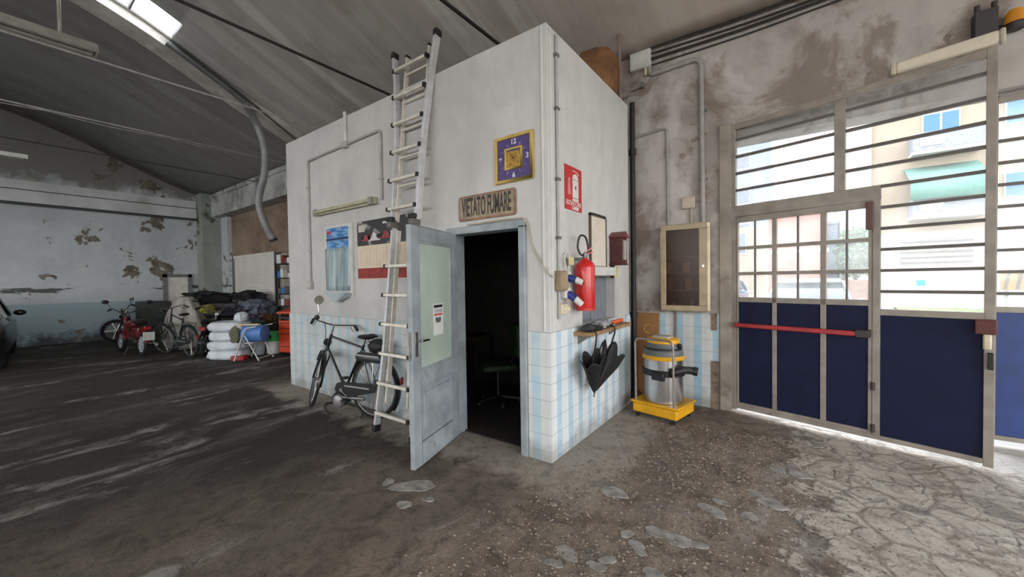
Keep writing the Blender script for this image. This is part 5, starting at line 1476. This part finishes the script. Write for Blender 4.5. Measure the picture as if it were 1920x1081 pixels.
# heap of coats and covers on boxes
single('box', G().box(-0.9, 0.9, -0.55, 0.55, 0, 0.72), M('dark_boxes', (46, 44, 46), 0.8, var=0.3), 'long dark chest under the heap of coats', 'chest', loc=(-10.6, 1.25, 0), bevel=0.02)
heap = [
 ('jacket', 'black jacket thrown on top of the heap of coats', (-10.95, 0.72, 1.0), (0.50, 0.42, 0.19), 11, (34, 34, 36), 0.2, 'jacket'),
 ('coat', 'long black coat on top of the heap, nearer the shutters', (-10.6, 1.55, 1.0), (0.42, 0.40, 0.18), 12, (40, 39, 42), 0.4, 'coat'),
 ('blanket', 'grey mauve blanket under the black jackets', (-10.3, 0.95, 0.84), (0.60, 0.50, 0.12), 13, (104, 98, 104), 0.5, 'blanket'),
 ('coat', 'blue grey coat hanging off the side of the heap', (-9.65, 1.42, 0.62), (0.42, 0.34, 0.27), 14, (102, 110, 124), 0.3, 'coat'),
 ('cushion', 'round yellow green cushion at the front of the heap', (-9.9, 0.45, 0.86), (0.17, 0.15, 0.10), 15, (138, 138, 58), 0.0, 'cushion'),
 ('bag', 'dark brown bag beside the blue grey coat', (-9.2, 1.45, 0.50), (0.24, 0.22, 0.15), 16, (116, 88, 50), 0.3, 'bag'),
 ('trousers', 'dark trousers bundled low on the heap of coats', (-10.0, 1.1, 0.74), (0.45, 0.38, 0.13), 17, (56, 56, 66), 0.7, 'trousers'),
 ('sheet', 'teal green sheet tucked under the heap behind the white sacks', (-8.85, 1.0, 0.50), (0.34, 0.22, 0.10), 18, (72, 104, 104), 0.2, 'sheet'),
 ('bundle', 'purple grey bundle on the lower heap next to the teal sheet', (-9.2, 1.1, 0.62), (0.30, 0.26, 0.10), 19, (84, 78, 90), 0.9, 'bundle'),
 ('bundle', 'maroon bundle on the floor beside the stack of white sacks', (-8.50, 0.60, 0.0), (0.24, 0.18, 0.24), 20, (82, 42, 50), 0.9, 'bundle'),
]
for nm, lab, loc, size, sd_, col, a, cat in heap:
    single(nm, lump(size, sd_, 0.42, 2.3), M('cloth_%d' % sd_, col, 0.9, var=0.22, scale=5), lab, cat, loc=loc, rz=a)
single('box', G().box(-0.5, 0.5, -0.45, 0.45, 0, 0.5), MATS['dark_boxes'], 'low dark box carrying the front of the heap of coats', 'box', loc=(-9.1, 1.25, 0), bevel=0.02)
sackm = M('white_sack', (206, 212, 218), 0.6, var=0.1, scale=4)
z = 0.0
for i, (lab, a) in enumerate((('white sack at the bottom of the stack of four', 0.1), ('white sack second from the bottom of the stack', 0.0), ('white sack third from the bottom of the stack', -0.08), ('white sack on top of the stack of four', 0.06))):
    single('sack', lump((0.36, 0.26, 0.112), 30 + i, 0.10, 2.2, pw=0.6), sackm, lab, 'sack', loc=(-7.90 + 0.02 * i, 0.25, z), rz=R(36) + a, group='white sacks stacked in the far corner')
    z += 0.192
single('bag', lump((0.14, 0.12, 0.10), 37, 0.2), sackm, 'small white bag lying on the topmost white sack', 'bag', loc=(-7.72, 0.42, 0.77))
single('cloth', lump((0.10, 0.05, 0.17), 39, 0.2), M('olive_cloth', (104, 104, 84), 0.9), 'olive cloth hanging against the upper white sacks', 'cloth', loc=(-7.52, 0.22, 0.36), rz=R(36))
# tubular folding chair carrying a blue drum
ch = thing('folding_chair', 'white tubular folding chair in front of the white sacks', 'chair', (-7.30, 0.50, 0), R(33))
wt = M('white_tube', (202, 202, 200), 0.4, var=0.08)
for y in (-0.24, 0.24):
    build('side_frame', G().tube(bent([(-0.26 , y, 0.012), (-0.02, y, 0.66), (0.22, y, 0.70)], 0.05), 0.014, 8), wt, ch)
    build('leg', G().tube(bent([(0.24, y * 0.9, 0.012), (-0.05, y * 0.9, 0.52)], 0.05), 0.014, 8), wt, ch)
for x, h, z in ((-0.24, 0.24, 0.06), (0.22, 0.22, 0.06), (-0.06, 0.24, 0.42), (0.1, 0.22, 0.33)):
    build('cross_bar', G().cyl((x, -h, z), (x, h, z), 0.011), wt, ch)
build('seat_slings', G().box(-0.06, 0.12, -0.22, 0.22, 0.36, 0.375), wt, ch)
single('drum', G().lathe([(0.15, -0.2), (0.165, -0.195), (0.165, 0.195), (0.15, 0.2)], axis=(1, 0, 0), n=28), M('drum_blue', (84, 130, 196), 0.5, var=0.1), 'blue drum lying across the white folding chair', 'drum', loc=(-7.25, 0.50, 0.54), rz=R(36))
single('plank', G().box(-0.2, 0.22, -0.05, 0.05, 0, 0.03), M('cream_plank', (206, 192, 152), 0.7), 'short cream board resting on the blue drum', 'board', loc=(-7.35, 0.42, 0.706), rz=R(36))
single('red_box', G().box(-0.13, 0.13, -0.08, 0.08, 0, 0.09), M('red_box_paint', (160, 40, 44), 0.5), 'low red box on the floor under the white folding chair', 'box', loc=(-7.52, 0.30, 0.0), rz=R(36), bevel=0.008)
cn = thing('canister', 'green topped white canister standing behind the folding chair', 'canister', (-7.72, 1.02, 0))
build('body', G().lathe([(0.12, 0), (0.13, 0.01), (0.145, 0.28), (0.14, 0.29)], n=24), M('bucket_white', (208, 214, 212), 0.5), cn)
build('top', G().lathe([(0.145, 0.28), (0.15, 0.30), (0.15, 0.45), (0.12, 0.49), (0.0, 0.49)], n=24, caps=False), M('canister_green', (60, 178, 88), 0.45), cn)
build('grip_hole', G().box(0.10, 0.153, -0.16, -0.10, 0.36, 0.42), MATS['ink_black'], cn)
single('bucket', G().lathe([(0.10, 0), (0.11, 0.01), (0.135, 0.25), (0.14, 0.26), (0.125, 0.26), (0.10, 0.03)], n=24), M('bucket_dull', (176, 182, 184), 0.5), 'pale bucket behind the legs of the folding chair', 'bucket', loc=(-7.86, 0.78, 0))
# orange tool cabinet half behind the office
oc = thing('tool_cabinet', 'orange tool cabinet with open lid at the office end corner', 'tool cabinet', (-7.12, 1.22, 0), R(18))
org = M('cabinet_orange', (198, 66, 30), 0.4, var=0.08)
build('body', G().box(-0.22, 0.3, -0.22, 0.22, 0.08, 0.76), org, oc, bevel=0.01)
for i, z in enumerate((0.62, 0.50, 0.38, 0.12)):
    d_ = build('drawer', G().box(-0.19, 0.27, -0.235, -0.218, z, z + (0.10 if i < 3 else 0.24)), org, oc, bevel=0.005)
    build('drawer_pull', G().box(-0.17, 0.25, -0.245, -0.234, z + 0.085, z + 0.098), MATS['ink_black'], d_)
build('tray', G().box(-0.22, 0.3, -0.22, 0.22, 0.80, 0.84), M('tray_black', (34, 33, 33), 0.6), oc)
build('lid', G().add([(-0.24, -0.24, 0.90), (0.32, -0.24, 0.92), (0.32, 0.24, 1.04), (-0.24, 0.24, 1.0), (-0.24, -0.24, 0.94), (0.32, -0.24, 0.96), (0.32, 0.24, 1.08), (-0.24, 0.24, 1.04)], [(0, 3, 2, 1), (4, 5, 6, 7), (0, 1, 5, 4), (1, 2, 6, 5), (2, 3, 7, 6), (3, 0, 4, 7)]), org, oc)
build('lid_strut', G().box(-0.2, -0.16, -0.2, -0.16, 0.76, 0.93).box(0.24, 0.28, 0.12, 0.16, 0.76, 1.02), blackp, oc)
for x in (-0.17, 0.25):
    for y in (-0.17, 0.17):
        build('caster', G().lathe([(0.034, -0.012), (0.04, 0), (0.034, 0.012)], c=(x, y, 0.04), axis=(1, 0, 0), n=14), rubber, oc)
# black metal shelving
su = thing('shelf_unit', 'black metal shelf unit crammed with parts beside the shutters', 'shelf unit', (-8.0, 1.62, 0), R(8))
bm_ = M('shelf_black', (40, 39, 40), 0.5, 0.3)
for x in (-0.42, 0.42):
    for y in (-0.17, 0.17):
        build('post', G().box(x - 0.015, x + 0.015, y - 0.015, y + 0.015, 0, 2.04), bm_, su)
SZ = (0.12, 0.58, 1.0, 1.28, 1.66, 2.0)
for z in SZ:
    build('shelf', G().box(-0.44, 0.44, -0.19, 0.19, z, z + 0.025), bm_, su)
rr = random.Random(21)
items = [((40, 40, 42), 'dark box'), ((210, 212, 214), 'white box'), ((40, 112, 178), 'blue box'), ((92, 84, 74), 'brown box'), ((70, 70, 74), 'grey box'), ((170, 160, 140), 'buff box'), ((120, 60, 50), 'dull red box')]
names = {0.12: 'lowest', 0.58: 'second', 1.0: 'third', 1.28: 'fourth', 1.66: 'fifth', 2.0: 'top'}
Mr = Matrix.Rotation(R(8), 4, 'Z')
for z in SZ:
    x = -0.42; seen_ = {}
    while x < 0.36:
        w = rr.uniform(0.09, 0.2); h = rr.uniform(0.07, 0.22 if z != 1.0 else 0.18)
        col, nm_ = items[rr.randrange(len(items))]
        p = Mr @ Vector((x, -0.15, 0))
        seen_[nm_] = seen_.get(nm_, 0) + 1
        single('parts_box', G().box(0, w, 0, 0.24, 0, h), M('parts_' + nm_.replace(' ', '_'), col, 0.7), '%s among the parts on the %s shelf of the black unit' % (nm_, names[z]), 'box', loc=(-8.0 + p.x, 1.62 + p.y, z + 0.026), rz=R(8), group='%ses on the %s shelf of the black unit' % (nm_, names[z]), bevel=0.004)
        x += w + rr.uniform(0.005, 0.03)
single('stool', G().lathe([(0.14, 0.40), (0.15, 0.41), (0.15, 0.44), (0.14, 0.45)], n=20).cyl((0, 0, 0), (0, 0, 0.4), 0.03).lathe([(0.16, 0.0), (0.16, 0.02), (0.03, 0.05)], n=20), blackp, 'dark stool between the heap of coats and the shelf unit', 'stool', loc=(-8.55, 1.25, 0))

# car shape, used for the parked cars
def car(name, label, loc, rz, body_m, w=1.74, L=4.1):
    t = thing(name, label, 'car', loc, rz)
    h = w / 2
    def loft(secs, mat, nm, par, **kw):
        g = G(); n = len(secs[0][1])
        vs = []; fs = []
        for x, pts in secs:
            for (y, z) in pts: vs.append((x, y, z))
        for i in range(len(secs) - 1):
            for k in range(n):
                l = (k + 1) % n
                fs.append((i * n + k, i * n + l, (i + 1) * n + l, (i + 1) * n + k))
        fs.append(tuple(range(n))); fs.append(tuple((len(secs) - 1) * n + k for k in reversed(range(n))))
        g.add(vs, fs)
        return build(nm, g, mat, par, **kw)
    def sec(hw, z0, z1, r=0.12):
        return [(-hw + 0.06, z0), (hw - 0.06, z0), (hw, z0 + 0.15), (hw, z1 - r), (hw - r * 0.8, z1), (-hw + r * 0.8, z1), (-hw, z1 - r), (-hw, z0 + 0.15)]
    loft([(L/2, sec(h*0.80, 0.32, 0.66)), (L/2 - 0.12, sec(h*0.92, 0.22, 0.76)), (L/2 - 0.5, sec(h, 0.2, 0.86)), (0.95, sec(h, 0.2, 0.96)), (-1.4, sec(h, 0.2, 0.98)), (-L/2 + 0.15, sec(h*0.93, 0.24, 0.94)), (-L/2, sec(h*0.84, 0.32, 0.84))], body_m, 'body', t, bevel=0.02)
    glass_m = M('car_glass', (44, 54, 60), 0.08, 0.0, var=0.05)
    def csec(hw, z0, z1, ht):
        return [(-hw, z0), (hw, z0), (ht, z1), (-ht, z1)]
    cab = loft([(1.02, csec(h*0.93, 0.90, 0.95, h*0.9)), (0.25, csec(h*0.93, 0.90, 1.40, h*0.72)), (-0.6, csec(h*0.93, 0.90, 1.44, h*0.72)), (-1.2, csec(h*0.93, 0.90, 1.38, h*0.70)), (-1.75, csec(h*0.9, 0.90, 0.98, h*0.84))], glass_m, 'windows', t)
    loft([(0.36, csec(h*0.75, 1.37, 1.40, h*0.72)), (0.2, csec(h*0.76, 1.38, 1.45, h*0.70)), (-0.6, csec(h*0.76, 1.40, 1.48, h*0.70)), (-1.25, csec(h*0.74, 1.34, 1.42, h*0.68))], body_m, 'roof', t)
    g = G()
    for s_ in (-1, 1):
        g.beam((1.0, s_ * h * 0.92, 0.93), (0.25, s_ * h * 0.735, 1.41), 0.05, 0.05)
        g.beam((-0.35, s_ * h * 0.935, 0.93), (-0.35, s_ * h * 0.735, 1.43), 0.06, 0.04)
        g.beam((-1.25, s_ * h * 0.72, 1.38), (-1.75, s_ * h * 0.87, 0.96), 0.10, 0.05)
    build('roof_pillar', g, body_m, cab)
    for s_ in (-1, 1):
        for x in (1.28, -1.25):
            wh = build('wheel', G().torus((x, s_ * (h - 0.1), 0.3), (0, 1, 0), 0.22, 0.085, 30, 10), rubber, t)
            build('hub_cap', G().lathe([(0.17, -0.06), (0.17, 0.06)], c=(x, s_ * (h - 0.1), 0.3), axis=(0, 1, 0), n=20), steel, wh)
        build('headlamp', G().ball((L/2 - 0.22, s_ * h * 0.72, 0.66), (0.13, 0.17, 0.09), 14, 8), M('lamp_glass', (200, 204, 206), 0.15), t)
        build('tail_lamp', G().ball((-L/2 + 0.10, s_ * h * 0.78, 0.76), (0.08, 0.14, 0.11), 14, 8), MATS['reflector_red'], t)
        build('door_mirror', G().ball((0.78, s_ * (h + 0.08), 0.98), (0.07, 0.10, 0.065), 14, 8), body_m, t)
    build('grille', G().box(L/2 - 0.14, L/2 + 0.015, -0.4, 0.4, 0.42, 0.56), blackp, t, bevel=0.02)
    build('number_plate', G().box(L/2 + 0.0, L/2 + 0.02, -0.25, 0.25, 0.34, 0.44), white_paint, t)
    return t
car('car', 'dark green car parked by the back wall, only its corner showing', (-11.9, -3.27, 0), R(176), M('car_dark_green', (24, 36, 34), 0.3, var=0.05, coat=0.5))

# ------------------------------------------------------------------ street outside the gate
out_m = NT('street_asphalt')
oo = out_m.sep()
out_m.color(out_m.mix(out_m.ramp(out_m.noise(0.8, 6), 0.35, 0.65), (128, 126, 122), (150, 148, 142)))
out_m.b.inputs['Roughness'].default_value = 0.9
g = G().box(-45, 45, 2.57, 75, -0.06, -0.006).box(X1, 45, -40, 2.57, -0.06, -0.006).box(-45, X1, -40, YR - 0.3, -0.06, -0.006)
struct('ground_outside', g, out_m.m)
struct('pavement', G().box(-20, 40, 22.5, 25.5, -0.006, 0.12), M('pavement_grey', (186, 184, 176), 0.9))
single('verge', G().sheet(lambda u, v: (5.3 + 28 * u, 19.0 + 3.3 * v, 0.05 + 0.06 * mnoise.noise(Vector((u * 60, v * 8, 0)))), 120, 10), M('verge_green', (120, 128, 88), 0.95, var=0.3, scale=3), 'pale grass verge along the street outside the gate', 'grass', kind='stuff')
fac = thing('apartment_building', 'cream apartment block with blue windows and a green awning across the street', 'building', (0, 25.5, 0))
fcm = M('facade_cream', (156, 143, 126), 0.9, var=0.05, scale=0.6)
fcw = M('facade_white', (164, 164, 160), 0.9, var=0.04)
build('wall', G().box(4.9, 34, 0, 10, 0, 17), fcm, fac)
build('corner_pier', G().box(4.0, 4.95, -0.25, 10, 0, 17), fcw, fac)
build('ground_floor_band', G().box(4.9, 34, -0.06, 0.01, 0, 3.7), fcw, fac)
bwin = M('shutter_blue', (44, 104, 186), 0.4, var=0.05)
wfr = M('window_white', (226, 226, 224), 0.5)
for i, fz in enumerate((5.1, 8.45, 11.8, 15.0)):
    for x in (6.9, 9.6, 12.6, 15.6, 18.6):
        if i == 0 and x == 6.9: continue
        f = build('window', G().box(x - 0.06, x + 1.26, -0.09, -0.01, fz - 0.06, fz + 1.12), wfr, fac)
        build('blue_shutter', G().box(x, x + 0.56, -0.12, -0.085, fz, fz + 1.05), bwin, f)
        build('blue_shutter', G().box(x + 0.64, x + 1.2, -0.12, -0.085, fz, fz + 1.05), bwin, f)
balm = M('balcony_grey', (132, 136, 146), 0.8, var=0.08)
aw = M('awning_teal', (104, 146, 136), 0.8, var=0.06)
for fz in (4.25, 7.4, 10.6, 13.8):
    b = build('balcony', G().box(6.35, 8.75, -1.1, 0.0, fz, fz + 0.18), fcw, fac)
    build('parapet', G().box(6.35, 8.75, -1.12, -1.04, fz + 0.18, fz + 1.02).box(6.35, 6.42, -1.04, 0, fz + 0.18, fz + 1.02).box(8.68, 8.75, -1.04, 0, fz + 0.18, fz + 1.02), balm, b)
    build('white_linen', G().box(6.6, 7.4, -1.16, -1.12, fz + 0.35, fz + 0.75), wfr, b)
build('awning', G().add([(6.2, -0.02, 6.95), (8.75, -0.02, 6.95), (8.75, -1.5, 6.05), (6.2, -1.5, 6.05), (6.2, -1.5, 5.15), (8.75, -1.5, 5.15)], [(0, 1, 2, 3), (3, 2, 5, 4)]), aw, fac, solid=0.03)
sh_ = build('roller_shutter', G().box(6.1, 8.6, -0.10, -0.05, 2.02, 3.35), M('shutter_pale_grey', (128, 126, 122), 0.6), fac)
g = G()
for i in range(5): g.box(6.12, 8.58, -0.125, -0.10, 2.10 + i * 0.26, 2.17 + i * 0.26)
build('slats', g, M('shutter_line', (96, 95, 94), 0.6), sh_)
build('meter_box', G().box(8.9, 9.5, -0.18, -0.05, 2.1, 2.9), wfr, fac)
build('cyan_notice', G().box(6.7, 7.0, -0.09, -0.055, 0.98, 1.25), M('notice_cyan', (40, 140, 190), 0.5), fac)
build('drainpipe', G().cyl((9.3, -0.12, 0.0), (9.3, -0.12, 17), 0.06, n=10), wfr, fac)
bb = thing('brick_building', 'low rosy brick building seen through the wicket door panes', 'building', (0, 22.6, 0))
build('wall', G().box(0.5, 3.0, 0, 6, 0, 4.75), M('rosy_brick', (138, 88, 74), 0.9, var=0.1, scale=2), bb)
build('side_wall', G().box(-2.2, 0.5, -0.3, 6, 0, 4.3), M('ochre_wall', (150, 142, 126), 0.9, var=0.1), bb)
build('white_string_course', G().box(0.45, 3.05, -0.08, 0.02, 2.75, 2.95), wfr, bb)
w_ = build('window', G().box(-1.2, -0.5, -0.36, -0.29, 2.8, 4.0), wfr, bb)
build('pane', G().box(-1.14, -0.56, -0.38, -0.35, 2.86, 3.94), M('dull_pane_blue', (110, 120, 132), 0.2), w_)
pb_ = thing('garage_building', 'pale blue low building between the brick house and the cream block', 'building', (0, 30, 0))
build('wall', G().box(3.05, 3.9, 0, 4, 0, 4.9), M('pale_blue_wall', (130, 146, 164), 0.9), pb_)
build('roof', G().box(2.95, 3.93, -0.15, 4, 4.9, 5.1), M('grey_roof', (150, 150, 156), 0.9), pb_)
tw = thing('tower_block', 'tall pale grey block at the end of the street beyond the left jamb'.replace(' beyond the left jamb', ', behind the brick building'), 'building', (0, 33, 0))
build('wall', G().box(-12, 0.1, 0, 8, 0, 12.2), M('tower_grey', (140, 150, 166), 0.9, var=0.04), tw)
for i in range(4):
    for j in range(4):
        f = build('window', G().box(-9.5 + i * 2.4, -8.3 + i * 2.4, -0.06, 0.01, 1.6 + j * 2.8, 3.0 + j * 2.8), wfr, tw)
        build('pane', G().box(-9.4 + i * 2.4, -8.4 + i * 2.4, -0.08, -0.05, 1.7 + j * 2.8, 2.9 + j * 2.8), MATS['dull_pane_blue'], f)
gw = single('garden_wall', G().box(2.4, 4.05, 0, 0.25, 0, 1.35), M('garden_wall_rosy', (140, 118, 104), 0.9, var=0.1), 'low rosy garden wall in front of the hedge across the street', 'wall', loc=(0, 18.0, 0))
def foliage(c, size, n, seed, leaf=0.13):
    rr = random.Random(seed); g = G()
    for i in range(n):
        while True:
            d = Vector((rr.uniform(-1, 1), rr.uniform(-1, 1), rr.uniform(-1, 1)))
            if 0.35 < d.length < 1: break
        p = Vector((c[0] + d.x * size[0], c[1] + d.y * size[1], c[2] + d.z * size[2]))
        a = Vector((rr.uniform(-1, 1), rr.uniform(-1, 1), rr.uniform(-1, 1))).normalized()
        b = a.orthogonal().normalized()
        g.add([p - a * leaf, p + b * leaf * 0.6, p + a * leaf, p - b * leaf * 0.6], [(0, 1, 2, 3)])
    return g
lf = M('street_leaves', (60, 92, 56), 0.8, var=0.3, scale=3)
tr_ = thing('tree', 'small leafy tree behind the low garden wall across the street', 'tree', (0, 19.2, 0))
build('foliage', foliage((3.75, 0, 2.5), (0.75, 0.7, 1.1), 800, 5), lf, tr_)
build('trunk', G().cyl((3.75, 0, 0), (3.75, 0, 2.4), 0.09, 0.05), M('bark', (96, 84, 72), 0.9), tr_)
car('car', 'silver car parked in the street facing the gate', (1.95, 9.55, -0.006), R(-94), M('car_silver', (104, 112, 112), 0.3, 0.3, var=0.04, coat=0.5))
car('car', 'pale blue car parked further along the street by the brick building', (-0.9, 15.5, -0.006), R(-92), M('car_pale_blue', (70, 96, 136), 0.3, 0.2, var=0.04, coat=0.5))
hzb = thing('striped_board', 'yellow and black striped board standing in the street', 'board', (6.4, 12.0, 0))
build('board', G().box(-0.65, 0.65, -0.03, 0, 1.12, 2.02), M('board_yellow', (150, 108, 22), 0.6), hzb)
g = G()
for i in range(7):
    x = -0.62 + i * 0.19
    g.add([(x, -0.034, 1.14), (x + 0.07, -0.034, 1.14), (x + 0.19, -0.034, 2.0), (x + 0.12, -0.034, 2.0)] , [(0, 1, 2, 3)]) if x + 0.19 < 0.66 else None
build('stripes', g, M('board_brown', (70, 48, 20), 0.6), hzb)
for x in (-0.55, 0.55):
    build('leg', G().box(x - 0.03, x + 0.03, -0.02, 0.02, 0, 1.12), iron, hzb)
build('mid_rail', G().box(-0.66, 0.66, -0.045, -0.03, 1.53, 1.60), M('board_rail', (150, 120, 60), 0.6), hzb)

# ------------------------------------------------------------------ daylight and camera
w = bpy.data.worlds.new('sky'); scn.world = w; w.use_nodes = True
bg_ = w.node_tree.nodes['Background']
tcw = w.node_tree.nodes.new('ShaderNodeTexCoord'); sx = w.node_tree.nodes.new('ShaderNodeSeparateXYZ')
mrw = w.node_tree.nodes.new('ShaderNodeMapRange'); mrw.inputs['From Min'].default_value = -0.1; mrw.inputs['From Max'].default_value = 0.9
mx = w.node_tree.nodes.new('ShaderNodeMix'); mx.data_type = 'RGBA'
mx.inputs[6].default_value = (1.0, 0.985, 0.96, 1); mx.inputs[7].default_value = (0.90, 0.96, 1.06, 1)
w.node_tree.links.new(tcw.outputs['Generated'], sx.inputs[0]); w.node_tree.links.new(sx.outputs[2], mrw.inputs['Value'])
w.node_tree.links.new(mrw.outputs['Result'], mx.inputs['Factor']); w.node_tree.links.new(mx.outputs[2], bg_.inputs['Color'])
bg_.inputs['Strength'].default_value = SKY
def portal(loc, rot, sx_, sy_):
    l = bpy.data.lights.new('daylight_portal', 'AREA'); l.shape = 'RECTANGLE'; l.size = sx_; l.size_y = sy_
    l.cycles.is_portal = True
    o = bpy.data.objects.new('daylight_portal', l); COL.objects.link(o); o.location = loc; o.rotation_euler = rot
portal((3.0, 2.62, 1.55), (-PI / 2, 0, 0), 3.95, 3.15)          # gate opening, facing the hall
portal((-3.3, YR - 0.05, 2.7), (PI / 2, 0, 0), 22.0, 2.7)       # unseen rear openings
portal((X1 - 0.02, -4.8, 2.1), (PI / 2, 0, PI / 2), 12.4, 4.2)  # open end
portal(((SK[0] + SK[1]) / 2, (SK[2] + SK[3]) / 2, 6.62), (0, 0, 0), 0.7, 3.8)

cam = bpy.data.cameras.new('camera'); co = bpy.data.objects.new('camera', cam); COL.objects.link(co)
cam.sensor_width = 36.0; cam.sensor_fit = 'HORIZONTAL'; cam.lens = 36.0 * 728.04 / 1920
cam.clip_start = 0.05; cam.clip_end = 300
fwd = Vector((-0.58873557, 0.80805715, -0.02083435)); rgt = Vector((0.80832565, 0.58854821, -0.01485385)); upv = rgt.cross(fwd)
mw = Matrix((rgt, upv, -fwd)).transposed().to_4x4(); mw.translation = Vector((1.65860714, -2.80430414, 1.54))
co.matrix_world = mw
scn.camera = co
vs_ = scn.view_settings
vs_.view_transform = 'Standard'; vs_.look = 'None'; vs_.gamma = 1.0; vs_.use_curve_mapping = False
vs_.exposure = EXPOSURE
scn.cycles.max_bounces = 12; scn.cycles.diffuse_bounces = 6; scn.cycles.transparent_max_bounces = 16
scn.cycles.use_denoising = True
scn.cycles.sample_clamp_indirect = 6.0
scn.cycles.caustics_reflective = False; scn.cycles.caustics_refractive = False
